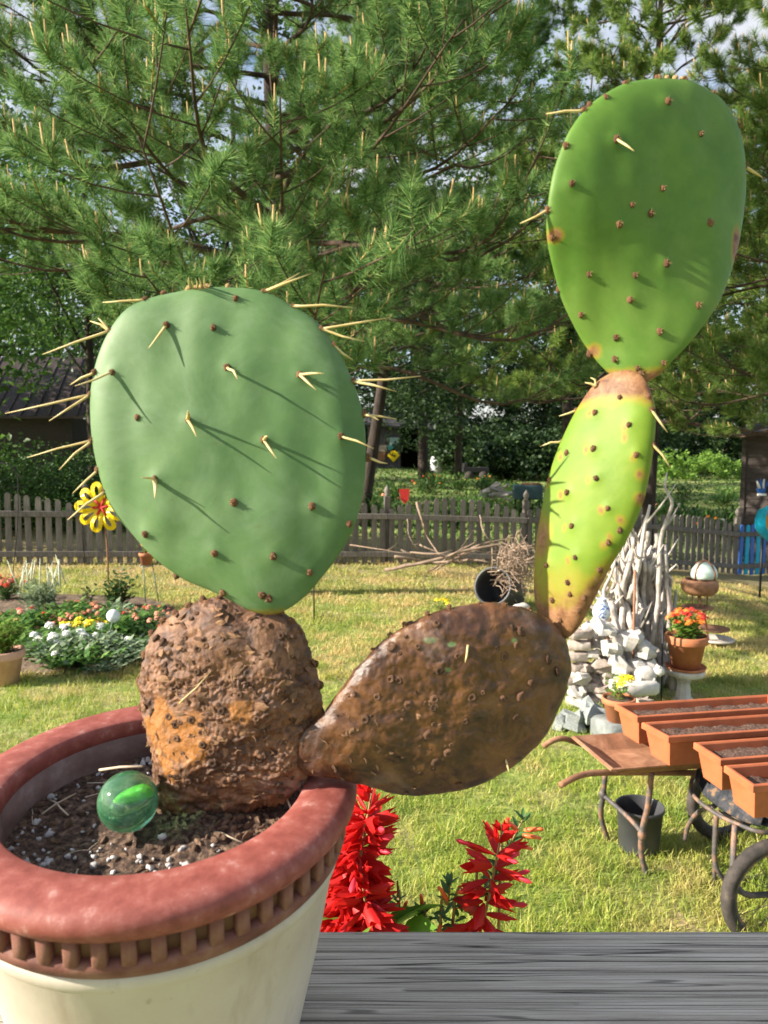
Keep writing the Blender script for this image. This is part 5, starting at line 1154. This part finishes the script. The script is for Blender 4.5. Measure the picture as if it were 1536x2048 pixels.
pb = np.array([pg[0] + .01, pg[1], zs + .05]); clay_pot(pb, .15, .255, 'terracotta pot with saucer on the white pedestal', saucer=True)
plant('lantana', pb + [0, 0, .23], .20, .15, 'bushy plant with red and orange flowers in the pot on the pedestal', 'plant', 'bright', 420, .06, .035, (('red', 34), ('orange', 26)), .023, stems=18)
mp = P(1237, 1412, 4.75); mp[2] = float(gz(mp[0], mp[1])) + .0; mp = np.array([mp[0], 4.75, P(1237, 1440, 4.75)[2]])
MB().box((mp[0], mp[1] + .02, mp[2] / 2 - .01), (.26, .24, mp[2] + .02), rz=.3, bev=.02).obj('plinth_stone', M['greystone'])['label'] = 'grey stone block under the small marigold pot'
bpy.data.objects['plinth_stone']['category'] = 'stone block'
clay_pot(mp, .105, .15, 'small terracotta bowl of marigolds at the corner of the rear window box')
plant('marigold', mp + [0, 0, .135], .17, .08, 'yellow marigolds in the small terracotta bowl', 'plant', 'bright', 110, .06, .018, (('yellow', 5),), .034)
# rusty plate tower with glass dome
tg = G(1440, 1290); Yt2 = tg[1]; tower = thing('garden_totem', tg, 'garden totem of rusty plates and bowl topped with a glass dome', 'garden ornament')
zz = lambda py: P(1420, py, Yt2)[2]
xx = lambda px: (px - 768) / F * Yt2
MB().tube([(xx(1432), Yt2, tg[2]), (xx(1420), Yt2, zz(1230)), (xx(1408), Yt2, zz(1190))], .012, 8).obj('rod', M['rust'], tower)
def disc(name, px, py, r, mt, th=.02, curve=.02): MB().lathe([(0, 0), (r * .7, .004), (r, curve), (r * .985, curve + th * .5), (r * .7, .004 + th * .5), (0, th * .5)], (xx(px), Yt2, zz(py)), 32).obj(name, M[mt], tower)
disc('plate', 1447, 1284, .165, 'concrete', .03, .025); disc('plate', 1440, 1262, .15, 'rust', .024, .02); disc('plate', 1404, 1216, .15, 'rust', .02, .006)
MB().lathe([(.04, .0), (.13, .012), (.168, .05), (.178, .10), (.165, .145), (.14, .16), (.135, .155), (.15, .10), (.03, .02)], (xx(1408), Yt2, zz(1190)), 36).obj('bowl', M['rust'], tower)
for a in (0, 2.1, 4.2): MB().tube([(xx(1408) + .08 * math.cos(a), Yt2 + .08 * math.sin(a), zz(1214)), (xx(1408) + .08 * math.cos(a), Yt2 + .08 * math.sin(a), zz(1188))], .008, 6).obj('spacer', M['rust'], tower)
dc = np.array([xx(1416), Yt2, zz(1156)])
MB().lathe([(.12, 0), (.125, .04), (.115, .085), (.085, .13), (.04, .158), (.002, .165)], dc, 32).obj('dome', M['glassgreen'], tower)
for a in (.5, 2.1, 3.65, 5.2):
    pts = [dc + np.array([r * math.cos(a), r * math.sin(a), z]) for (r, z) in ((.124, 0), (.129, .04), (.119, .085), (.088, .134), (.042, .163), (0, .17))]
    MB().tube(pts, .009, 6).obj('dome_strap', M['rust'], tower)
MB().blob(dc + [0, 0, .178], .014, 8, 6).obj('knob', M['rust'], tower)
# turquoise boat shaped planter with orange inside
bY = 11.2; b0 = np.array([(1545 - 768) / F * bY, bY, P(1545, 1075, bY)[2]])
boat = thing('boat_planter', [b0[0], b0[1], float(gz(b0[0], b0[1]))], 'bright blue curved boat with orange inside at the right edge before the fence', 'boat')
V = []; Vi = []; nL = 16; nC = 9
for i in range(nL + 1):
    s = i / nL; x = (s - .0) * 1.5; wd = .02 + .27 * math.sin(math.pi * min(s, .999)) ** .7; kz = .46 * (1 - math.sin(math.pi * s)) ** 1.6
    for k in range(nC + 1):
        a = math.pi * (k / nC - .5); y = wd * math.sin(a); z = kz + .33 * (1 - math.cos(a)) ** .8 - .33
        V.append(np.array([x, y, z]))
yw = R(12); rot = np.array([[math.cos(yw), -math.sin(yw), 0], [math.sin(yw), math.cos(yw), 0], [0, 0, 1]]); st = P(1538, 1008, bY)
bm = np.array((Quaternion((0, 0, 1), R(8)) @ Quaternion((0, 1, 0), R(38)) @ Quaternion((1, 0, 0), R(48))).to_matrix())
def pl(v, k=1.0): return (np.array(v) * [1, k, 1] - [0, 0, .46 - .03]) * .62 @ bm.T + st
f = [[i * (nC + 1) + k, i * (nC + 1) + k + 1, (i + 1) * (nC + 1) + k + 1, (i + 1) * (nC + 1) + k] for i in range(nL) for k in range(nC)]
obj('hull', [pl(v) for v in V], f, M['teal'], boat); obj('lining', [pl(v + np.array([0, 0, .02]), .93) for v in V], f, M['orangepaint'], boat)
for s in (.7, 1.1):
    q = pl((s, 0, -.31)); MB().tube([q, (q[0], q[1], float(gz(q[0], q[1])))], .018, 8).obj('leg', M['blackmetal'], boat)

# ------------------------------------------------------------------ barrel, brush and thin stakes in the middle
bg = G(990, 1222); Yb = bg[1]
brl = thing('barrel', bg, 'black plastic barrel lying on its side with dry twigs spilling out', 'barrel')
ax = np.array([-.45, -.72, .30]); ax /= np.linalg.norm(ax); q = look(ax); mp_ = P(985, 1172, Yb)
mb = MB().lathe([(.235, 0), (.24, -.02), (.23, -.10), (.235, -.25), (.23, -.4), (.21, -.55), (0, -.56), (0, -.53), (.19, -.52), (.205, -.25), (.205, -.06), (.21, 0)], n=40, close=True)
v = np.vstack(mb.V) @ np.array(q.to_matrix()).T + mp_; obj('shell', v, mb.F, M['blackplastic'], brl)
mb = MB()
for i in range(330):
    c_ = P(random.gauss(1030, 20), random.gauss(1135, 24), Yb + random.uniform(-.25, .3)); d = dirs(1)[0] * random.uniform(.05, .16); mb.tube([c_ - d, c_ + dirs(1)[0] * .03, c_ + d], [.006, .005, .003], 4, cap=False)
tag(mb.obj('twig_heap', M['twig']), 'tangle of dry brown roots and twigs heaped on the barrel', 'twigs', kind='stuff')
tag(MB().blob(P(1043, 1214, Yb - .3), (.10, .05, .045), 10, 7, .4, 2.).obj('white_stone', M['whitestone']), 'white stone just above the brown pad beside the barrel', 'stone')
Yf = 11.3
brl_l = 'dry brown branch in the brush heap against the picket fence'
for pts, r in (([(832, 1003), (845, 1045), (855, 1075), (876, 1108)], .022), ([(770, 1140), (850, 1125), (940, 1100), (1010, 1088), (1070, 1092)], .03), ([(790, 1112), (870, 1125), (960, 1120), (1010, 1145)], .022), ([(905, 1120), (960, 1090), (1030, 1075), (1040, 1070)], .02), ([(850, 1150), (890, 1120), (950, 1085)], .016), ([(820, 1105), (880, 1110), (960, 1118)], .016), ([(840, 1090), (900, 1115), (960, 1140)], .014), ([(960, 1030), (970, 1070), (1000, 1100)], .012), ([(1030, 1080), (1036, 1060), (1045, 1075)], .014), ([(800, 1100), (880, 1130), (925, 1110)], .012), ([(870, 1140), (940, 1105), (1000, 1110)], .014), ([(815, 1040), (822, 1080), (860, 1120)], .010), ([(700, 1090), (800, 1105), (900, 1112)], .009)):
    stick('dry_branch', [P(a, b_, Yf + random.uniform(-.3, .3)) for a, b_ in pts], r, r * .4, M['twig'], brl_l, 'branch', 'branches in the brush heap', forks=2)
hk = G(628, 1242); hook = thing('garden_stake', hk, 'thin black metal stake standing on the lawn right of the large pad', 'stake')
MB().tube([hk, P(628, 1180, hk[1]), P(628, 1090, hk[1])], .008, 6).obj('rod', M['blackmetal'], hook)
plant('marigold', G(880, 1222), .13, .14, 'low yellow flowers on the lawn just above the leaning brown pad', 'plant', 'midgreen', 60, .06, .02, (('yellow', 7),), .035)

# ------------------------------------------------------------------ yellow metal flower, left bed
sg = G(218, 1178); Ysp = sg[1]; sf = thing('metal_flower', sg, 'yellow metal flower garden spinner on a rusty stake beside the large pad', 'garden ornament')
hc = P(203, 1014, Ysp)
MB().tube([sg, P(214, 1090, Ysp), hc + [0, .04, 0]], .011, 8).obj('stake', M['rust'], sf)
MB().blob(hc, (.045, .03, .045), 12, 8).obj('hub', M['rust'], sf)
def petal_loop(a, L, wd, back=0.0):
    d = np.array([math.cos(a), -.15 + back, math.sin(a)]); s = np.array([-math.sin(a), 0, math.cos(a)]); rows = []
    V = []; f = []; n = 14
    for i in range(n):
        t = 2 * math.pi * i / n; r = .5 - .5 * math.cos(t); w = math.sin(t) * wd * (.35 + .65 * r)
        po = hc + d * (.03 + L * r) + s * w + [0, -.06 * r * (1 - r) * 4 * L * 2, 0]; pi = hc + d * (.06 + L * (.16 + .56 * r)) + s * w * .36 + [0, -.02 - .06 * r * (1 - r) * 4 * L * 2, 0]
        V += [po, pi, po + [0, .012, 0], pi + [0, .012, 0]]
    for i in range(n):
        a0, b0_ = i * 4, ((i + 1) % n) * 4; f += [[a0, b0_, b0_ + 1, a0 + 1], [a0 + 2, a0 + 3, b0_ + 3, b0_ + 2], [a0, a0 + 2, b0_ + 2, b0_], [a0 + 1, b0_ + 1, b0_ + 3, a0 + 3]]
    return V, f
for k in range(9):
    V, f = petal_loop(2 * math.pi * k / 9 + .3, .30, .105, .1 * (k % 2)); obj('petal', V, f, M['yellowpaint'], sf, False)
for k in range(6):
    a = 2 * math.pi * k / 6 + .1; MB().tube([hc + [0, -.03, 0], hc + np.array([math.cos(a), -.2, math.sin(a)]) * .13], [.012, .022], 7).obj('inner_petal', M['redpaint'], sf)
# hook at the left edge
hg = G(22, 1180); hk2 = thing('shepherd_hook', hg, 'thin dark wire hook arching at the left edge in front of the fence', 'hook')
MB().tube(crom([hg, P(34, 1060, hg[1]), P(36, 960, hg[1]), P(24, 935, hg[1]), P(5, 926, hg[1]), P(-20, 935, hg[1])], 5), .006, 6).obj('rod', M['blackmetal'], hk2)
# small pot on a wire stand behind the pad
ps = G(300, 1205); st_ = thing('wire_stand', ps, 'green wire plant stand with a small pot, half hidden by the large pad', 'plant stand'); zt2 = P(290, 1132, ps[1])[2]
for a in (0.3, 2.4, 4.5): MB().tube([ps + [.10 * math.cos(a), .10 * math.sin(a), 0], (ps[0] - .03 + .07 * math.cos(a), ps[1] + .07 * math.sin(a), zt2)], .006, 6).obj('leg', M['wire'], st_)
MB().lathe([(.07, 0), (.08, 0), (.08, .01), (.07, .01)], (ps[0] - .03, ps[1], zt2), 20, close=True).obj('ring', M['wire'], st_)
pp = np.array([ps[0] - .03, ps[1], zt2 + .01]); clay_pot(pp, .085, .15, 'small terracotta pot on the wire stand behind the large pad')
plant('potted_flower', pp + [0, 0, .14], .12, .08, 'small plant with yellow and orange blooms in the pot on the wire stand', 'plant', 'bright', 60, .06, .02, (('yellow', 4), ('salmon', 4)), .025)
# bed plants
def bed(px, py): p = G(px, py); p[2] += .03; return p
plant('red_flower_plant', bed(15, 1205), .28, .22, 'red flowers at the far left corner of the flower bed', 'plant', 'deepgreen', 352, .09, .03, (('red', 14), ('salmon', 4)), .035)
dm = plant('silver_spike_plant', bed(80, 1225), .34, .30, 'silvery plant with tall pale flower spikes in the bed', 'plant', 'greygreen', 572, .12, .025, (), .03)
for i in range(20):
    b = bed(80, 1225); p0 = b + [random.uniform(-.28, .28), random.uniform(-.2, .2), .25]; d = np.array([random.uniform(-.12, .12), 0, random.uniform(.22, .36)])
    MB().tube([p0, p0 + d * .5, p0 + d], [.004, .009, .003], 6).obj('flower_spike', M['paleflower'], dm)
plant('leafy_plant', bed(95, 1262), .16, .25, 'bright lime green plant below the pale flower spikes', 'plant', 'bright', 396, .10, .04)
plant('leafy_plant', bed(30, 1285), .24, .30, 'light green leafy plant behind the clay pot at the left', 'plant', 'midgreen', 440, .12, .05, (('salmon', 4),), .03)
plant('salmon_flower_plant', bed(135, 1268), .13, .34, 'low plant with many salmon blooms left of the yellow marigolds', 'plant', 'deepgreen', 440, .06, .02, (('salmon', 30),), .026)
plant('salmon_flower_plant', bed(125, 1282), .12, .25, 'dark plant with few salmon blooms behind the white flowers', 'plant', 'deepgreen', 330, .06, .02, (('salmon', 12),), .024)
plant('bushy_plant', bed(238, 1222), .44, .26, 'rounded dark green bush in the bed below the metal flower', 'plant', 'deepgreen', 420, .09, .045, stems=16)
plant('young_plant', bed(176, 1222), .28, .09, 'young upright dark leafed plant in the middle of the bed', 'plant', 'deepgreen', 50, .10, .035, stems=3)
plant('marigold', bed(178, 1278), .14, .26, 'row of bright yellow marigolds in the flower bed', 'plant', 'deepgreen', 286, .06, .02, (('yellow', 14),), .05)
for i, (px, py, lb) in enumerate(((102, 1300, 'pale leafed plant with white flowers nearest the clay pot'), (140, 1312, 'pale leafed plant with white flowers in the front middle of the bed'), (172, 1300, 'pale leafed plant with white flowers below the marigolds'), (205, 1316, 'pale leafed plant under the white globe light'))):
    plant('white_flower_plant', bed(px, py), .18, .26, lb, 'plant', 'greygreen' if i % 2 else 'midgreen', 506, .085, .035, (('white', 6 if i < 3 else 1),), .042)
plant('leafy_plant', bed(235, 1295), .26, .20, 'green broad leafed plant right of the white globe light', 'plant', 'midgreen', 418, .10, .05)
plant('red_flower_plant', bed(292, 1262), .22, .26, 'light green plant with orange red blooms at the right end of the bed', 'plant', 'midgreen', 418, .08, .03, (('salmon', 10), ('red', 3)), .028)
plant('leafy_plant', bed(285, 1318), .12, .18, 'small pale seedling clump at the right front of the bed', 'plant', 'midgreen', 176, .08, .03)
plant('leafy_plant', bed(210, 1350), .10, .22, 'sparse low seedlings at the front edge of the bed', 'plant', 'greygreen', 176, .08, .025)
plant('leafy_plant', bed(120, 1345), .10, .2, 'low green seedlings along the front of the bed beside the clay pot', 'plant', 'midgreen', 176, .08, .03)
for i, (px, py, kind, bl, lb) in enumerate(((150, 1245, 'midgreen', (('salmon', 16),), 'sprawling plant dotted with salmon blooms behind the marigolds'), (60, 1262, 'deepgreen', (('red', 5),), 'dark plant with a few red blooms near the silver spikes'), (205, 1262, 'midgreen', (('salmon', 8),), 'green plant with salmon blooms below the rounded bush'),
        (75, 1318, 'midgreen', (), 'wide pale green plant right of the clay pot'), (255, 1325, 'greygreen', (), 'grey green plant at the right front below the globe light'), (265, 1278, 'deepgreen', (('salmon', 3),), 'dark leafed plant left of the brown cactus pad'), (115, 1330, 'greygreen', (('white', 3),), 'silvery plant at the very front of the bed'), (170, 1335, 'midgreen', (), 'leafy green plant at the front centre of the bed'), (310, 1300, 'midgreen', (('red', 2),), 'light green plant beside the brown cactus pad'), (225, 1245, 'greygreen', (), 'pale leafed plant at the foot of the rounded bush'))):
    plant('bedding_plant', bed(px, py), .17, .34, lb, 'plant', kind, 420, .10, .045, bl, .028)
gl = bed(214, 1302); gs = thing('globe_light', gl, 'white globe light on a thin rod in the flower bed', 'garden light'); gc = P(227, 1232, gl[1])
MB().tube([gl, gc], .005, 6).obj('rod', M['wire'], gs)
M['globe'] = mat('white_globe', [(.35, (.45, .5, .5)), (.6, (.80, .82, .82))], 60, rough=.3, bmp=.6, bscale=90, bdist=.005); MB().blob(gc, .062, 24, 16, .03).obj('globe', M['globe'], gs)
lp = G(8, 1366); M['paleclay'] = mat('pale_clay', [(.3, (.48, .26, .18)), (.7, (.62, .38, .28))], 12, rough=.85, bmp=.3)
clay_pot(lp, .165, .27, 'pale clay pot at the left edge in front of the flower bed', 'paleclay')
plant('fern', lp + [0, 0, .24], .30, .20, 'feathery light green plant in the pale clay pot', 'plant', 'bright', 900, .08, .014, stems=22)

# ------------------------------------------------------------------ beyond the fence
def W3(px, py, Y): return P(px, py, Y)
# house with tin roof at the left
hY = 25.0; house = thing('tin_roofed_house', [(60 - 768) / F * hY, hY, gz(-11, hY)], 'low dark house with dull red tin roof behind the shrubs at the left', 'house')
x0, x1 = (-330 - 768) / F * hY, (172 - 768) / F * hY; ze = W3(60, 832, hY)[2]; zr = W3(60, 712, hY + 3)[2]
V = [[x0, hY, ze], [x1, hY, ze], [x1 - .6, hY + 3.4, zr], [x0, hY + 3.4, zr]]
V2 = [[a, b_, c_ - .08] for a, b_, c_ in V]; obj('roof', V + V2, [[0, 1, 2, 3], [7, 6, 5, 4], [0, 4, 5, 1], [1, 5, 6, 2], [2, 6, 7, 3], [3, 7, 4, 0]], M['tin'], house, False)
rb = MB()
for i in range(18):
    t = (i + .5) / 18; xa = x0 + (x1 - x0) * t; xb = x0 + (x1 - .6 - x0) * t
    MB().tube([(xa, hY, ze + .02), (xb, hY + 3.4, zr + .02)], .03, 5).obj('roof_rib', M['tin'], house, False)
MB().box(((x0 + x1) / 2 - .2, hY + 2.2, ze / 2 - .1), (x1 - x0 - .8, 3.4, ze + .1)).obj('wall', M['darkwood'], house, False)
# open fronted barn with signs
bY2 = 55.0; xb0, xb1 = (735 - 768) / F * bY2, (892 - 768) / F * bY2; gzb = float(gz(2, bY2)); zt3 = W3(800, 838, bY2)[2]
barn = thing('open_shed', [(xb0 + xb1) / 2, bY2, gzb], 'dark open fronted shed hung with old road signs far behind the fence', 'shed')
xm = (801 - 768) / F * bY2
M['greywall'] = mat('old_grey_boards', [(.3, (.045, .042, .042)), (.7, (.11, .10, .095))], 5, stretch=(4, 1, .5), rough=.9, bmp=.4)
def slab(name, xa, xb, za, zb, y, th, mt, parent): return MB().box(((xa + xb) / 2, y, (za + zb) / 2), (xb - xa, th, zb - za)).obj(name, mt, parent, False)
nb = 9
for i in range(nb):
    a = xb0 + (xm - xb0) * i / nb; slab('wall_board', a + .01, a + (xm - xb0) / nb - .01, gzb - .1, zt3 - .3, bY2 + random.uniform(-.02, .02), .05, M['greywall'], barn)
slab('back_wall', xb0, xb1, gzb - .1, zt3, bY2 + 4.5, .1, M['darkwood'], barn); slab('end_wall', xb1 - .1, xb1, gzb - .1, zt3 - .6, bY2 + 2.2, 4.4, M['darkwood'], barn)
slab('side_wall', xm - .05, xm + .05, gzb - .1, zt3 - .35, bY2 + 2.25, 4.4, M['darkwood'], barn)
for x in (xm + 1.4, xb1 - .2): slab('post', x, x + .14, gzb - .1, zt3 - .3, bY2 + .1, .14, M['darkwood'], barn)
V = [[xb0 - .3, bY2 - .5, zt3 - .35], [xb1 + .4, bY2 - .5, zt3 - .75], [xb1 + .4, bY2 + 5, zt3 + .5], [xb0 - .3, bY2 + 5, zt3 + .9]]; V2 = [[a, b_, c_ - .1] for a, b_, c_ in V]
obj('roof', V + V2, [[0, 1, 2, 3], [7, 6, 5, 4], [0, 4, 5, 1], [1, 5, 6, 2], [2, 6, 7, 3], [3, 7, 4, 0]], M['shingle'], barn, False)
def sign(px, py, w, h, mt, label, diamond=False, name='sign'):
    c_ = W3(px, py, bY2 - .12); s = w * bY2 / F; s2 = h * bY2 / F
    pts = [(-s / 2, -s2 / 2), (s / 2, -s2 / 2), (s / 2, s2 / 2), (-s / 2, s2 / 2)] if not diamond else [(0, -s2 / 2), (s / 2, 0), (0, s2 / 2), (-s / 2, 0)]
    V = [[c_[0] + a, c_[1], c_[2] + b_] for a, b_ in pts] + [[c_[0] + a, c_[1] + .04, c_[2] + b_] for a, b_ in pts]
    o = tag(obj(name, V, [[0, 1, 2, 3], [7, 6, 5, 4], [0, 4, 5, 1], [1, 5, 6, 2], [2, 6, 7, 3], [3, 7, 4, 0]], M[mt], None, False), label, 'sign', 'signs on the shed wall'); return o, c_
M['tan'] = flat('tan_board', (.30, .24, .17), .8); M['rustboard'] = flat('rust_board', (.30, .14, .06), .8); M['paleteal'] = flat('pale_teal_board', (.25, .36, .33), .7); M['tealboard'] = flat('teal_board', (.03, .17, .16), .7)
sg_, c_ = sign(787, 911, 25, 26, 'yellowpaint', 'yellow diamond road sign on the old shed wall', True)
s = .18
# dark symbol on the diamond
mb = MB().box(c_ + [0, -.03, 0], (.30, .02, .07)); mb.box(c_ + [-.08, -.03, .07], (.07, .02, .16)); mb.box(c_ + [.08, -.03, -.06], (.07, .02, .16)); mb.obj('symbol', M['blackmetal'], sg_, False)
sign(765, 897, 16, 13, 'tan', 'tan square board above the rust coloured one on the shed'); sign(763, 913, 14, 16, 'rustboard', 'rust coloured board left of the yellow diamond sign'); sign(788, 883, 18, 16, 'paleteal', 'pale blue green board above the yellow diamond sign'); sign(781, 895, 13, 9, 'tealboard', 'dark teal board between the pale board and diamond sign')
# red pennant, tank, trailer, bin, log heap
yR = 17.5; pc = P(808, 992, yR); V = [[-.12, 0, .16], [.13, 0, .16], [.10, 0, -.10], [.01, 0, -.18], [-.07, 0, -.08]]
fl = thing('red_flag', [pc[0], yR, float(gz(pc[0], yR))], 'small red garden flag on a thin post beyond the fence', 'flag')
obj('cloth', [np.array(v) + pc for v in V] + [np.array(v) + pc + [0, .008, 0] for v in V], [[0, 1, 2, 3, 4], [9, 8, 7, 6, 5]] + [[i, i + 5, (i + 1) % 5 + 5, (i + 1) % 5] for i in range(5)], M['redpaint'], fl, False)
MB().tube([(pc[0] - .13, yR + .01, float(gz(pc[0], yR))), (pc[0] - .13, yR + .01, pc[2] + .22), (pc[0] + .13, yR + .01, pc[2] + .2)], .008, 6).obj('post', M['blackmetal'], fl)
tY = 50.; tp = P(873, 925, tY); tk = thing('white_tank', [tp[0], tY, float(gz(tp[0], tY))], 'pale upright tank beside the tree trunk in front of the shed', 'tank')
h_ = P(873, 908, tY)[2] - float(gz(tp[0], tY)); M['palepaint'] = flat('pale_paint', (.45, .47, .48), .5)
MB().lathe([(.38, 0), (.40, .1), (.40, h_ * .75), (.30, h_ * .92), (.08, h_)], (tp[0], tY, float(gz(tp[0], tY))), 20).obj('body', M['palepaint'], tk); MB().lathe([(.04, 0), (.04, .25), (.1, .3), (.02, .34)], (tp[0], tY, float(gz(tp[0], tY)) + h_ - .02), 10).obj('valve', M['blackmetal'], tk)
trY = 46.; tr_ = P(950, 938, trY); g0 = float(gz(tr_[0], trY)); trl = thing('trailer', [tr_[0], trY, g0], 'small dark flat trailer parked under the trees', 'trailer')
MB().box((tr_[0], trY, g0 + .62), (1.55, 1.0, .30), bev=.03).obj('bed', M['blackmetal'], trl, False); MB().box((tr_[0] - .6, trY, g0 + .88), (.25, .9, .24), bev=.03).obj('headboard', M['blackmetal'], trl, False)
for dx in (-.4, .45): MB().tube([(tr_[0] + dx, trY - .55, g0 + .27), (tr_[0] + dx, trY - .40, g0 + .27)], .27, 18).obj('wheel', M['rubber'], trl)
bY3 = 22.; bp = P(1055, 984, bY3); g0 = float(gz(bp[0], bY3)); M['bintone'] = flat('blue_green_plastic', (.05, .10, .11), .6)
bn = thing('storage_bin', [bp[0], bY3, g0], 'dark blue green bin on legs beyond the fence left of the yellow pad', 'bin'); zc = bp[2]
MB().box((bp[0], bY3, zc), (.80, .5, .42), bev=.03).obj('body', M['bintone'], bn, False); MB().box((bp[0] + .1, bY3, zc + .235), (.5, .4, .05), bev=.01).obj('lid', M['rust'], bn, False)
for dx in (-.35, .35): MB().tube([(bp[0] + dx, bY3, g0), (bp[0] + dx, bY3, zc - .2)], .03, 6).obj('leg', M['blackmetal'], bn)
lgY = 26.
for i in range(10):
    c_ = P(random.uniform(965, 1005), random.uniform(975, 995), lgY); d = np.array([random.uniform(.2, .5), random.uniform(-.2, .2), random.uniform(-.2, .25)])
    stick('cut_log', [c_ - d, c_, c_ + d], .06, .05, M['driftwood'], 'pale cut log in the heap beyond the fence', 'log', 'logs in the far heap', wob=.02)
# right shed
sY = 17.0; sx0 = (1483 - 768) / F * sY; gs0 = float(gz(sx0, sY)); zt4 = P(1483, 862, sY)[2]; M['shedwall'] = mat('dark_shed_board', [(.3, (.045, .036, .033)), (.7, (.10, .082, .075))], 8, stretch=(.5, 1, 4), rough=.85, bmp=.4)
shed = thing('garden_shed', [sx0, sY, gs0], 'small dark clapboard garden shed with black roof at the right edge', 'shed')
nb = 15; hb = (zt4 - gs0) / nb
for i in range(nb): MB().box((sx0 + 1.5, sY, gs0 + hb * (i + .5)), (3.0, .03, hb * 1.02), rot=Quaternion((1, 0, 0), -.10)).obj('clapboard', M['shedwall'], shed, False)
MB().box((sx0 + 1.5, sY + 1.25, (gs0 + zt4) / 2), (2.98, 2.4, zt4 - gs0)).obj('body', M['shedwall'], shed, False)
MB().box((sx0 + .03, sY - .03, (gs0 + zt4) / 2), (.09, .04, zt4 - gs0)).obj('corner_board', M['shedwall'], shed, False)
zr2 = zt4 + .9; V = [[sx0 - .18, sY - .25, zt4 - .02], [sx0 + 3.2, sY - .25, zt4 - .02], [sx0 + 3.2, sY + 2.7, zt4 - .02], [sx0 - .18, sY + 2.7, zt4 - .02], [sx0 + 1.5, sY + 1.2, zr2]]
V2 = [[a, b_, c_ - .09] for a, b_, c_ in V[:4]]; obj('roof', V + V2, [[0, 1, 4], [1, 2, 4], [2, 3, 4], [3, 0, 4], [0, 5, 6, 1], [1, 6, 7, 2], [2, 7, 8, 3], [3, 8, 5, 0], [8, 7, 6, 5]], M['shingle'], shed, False)
SH = R(25); shed.rotation_euler = (0, 0, -SH)
uw = np.array([math.cos(SH), -math.sin(SH)]); kk = (1524 - 768) / F; sl = (kk * sY - sx0) / (uw[0] - kk * uw[1]); oY = sY + uw[1] * sl - .15; oc = P(1524, 972, oY); orn = thing('wall_ornament', oc - [0, 0, .2], 'blue and white glove shaped ornament hung on the dark shed wall', 'ornament')
MB().blob(oc + [0, 0, -.08], (.11, .03, .09), 12, 8, .2).obj('palm', M['bluepaint'], orn)
for k, dx in enumerate((-.09, -.03, .03, .10)): MB().tube([oc + [dx * .6, 0, -.05], oc + [dx * 1.3, 0, .17 - abs(dx) * .6]], [.035, .02], 8).obj('finger', M['bluepaint'] if k % 2 else M['white'], orn)
MB().box(oc + [0, -.01, -.19], (.2, .04, .05), bev=.01).obj('cuff', M['white'], orn, False)
# garden rows beyond the fence
for i in range(34):
    px = random.uniform(700, 1075) if i < 22 else random.uniform(1310, 1485); Yg = random.uniform(17.5, 36) if i < 22 else random.uniform(18, 34)
    fl_ = random.choice((((random.choice(('orange', 'salmon', 'red', 'white')), 5),), (), ()))
    plant('border_plant', XY(px, Yg), random.uniform(.35, .8), random.uniform(.5, .95), 'leafy border plant in the shaded garden beyond the fence' if not fl_ else 'flowering border plant in the shaded garden beyond the fence', 'plant', random.choice(('midgreen', 'leaf3', 'deepgreen')), 170, .30, .06, fl_, .05, group='border plants beyond the fence', up=1.8)
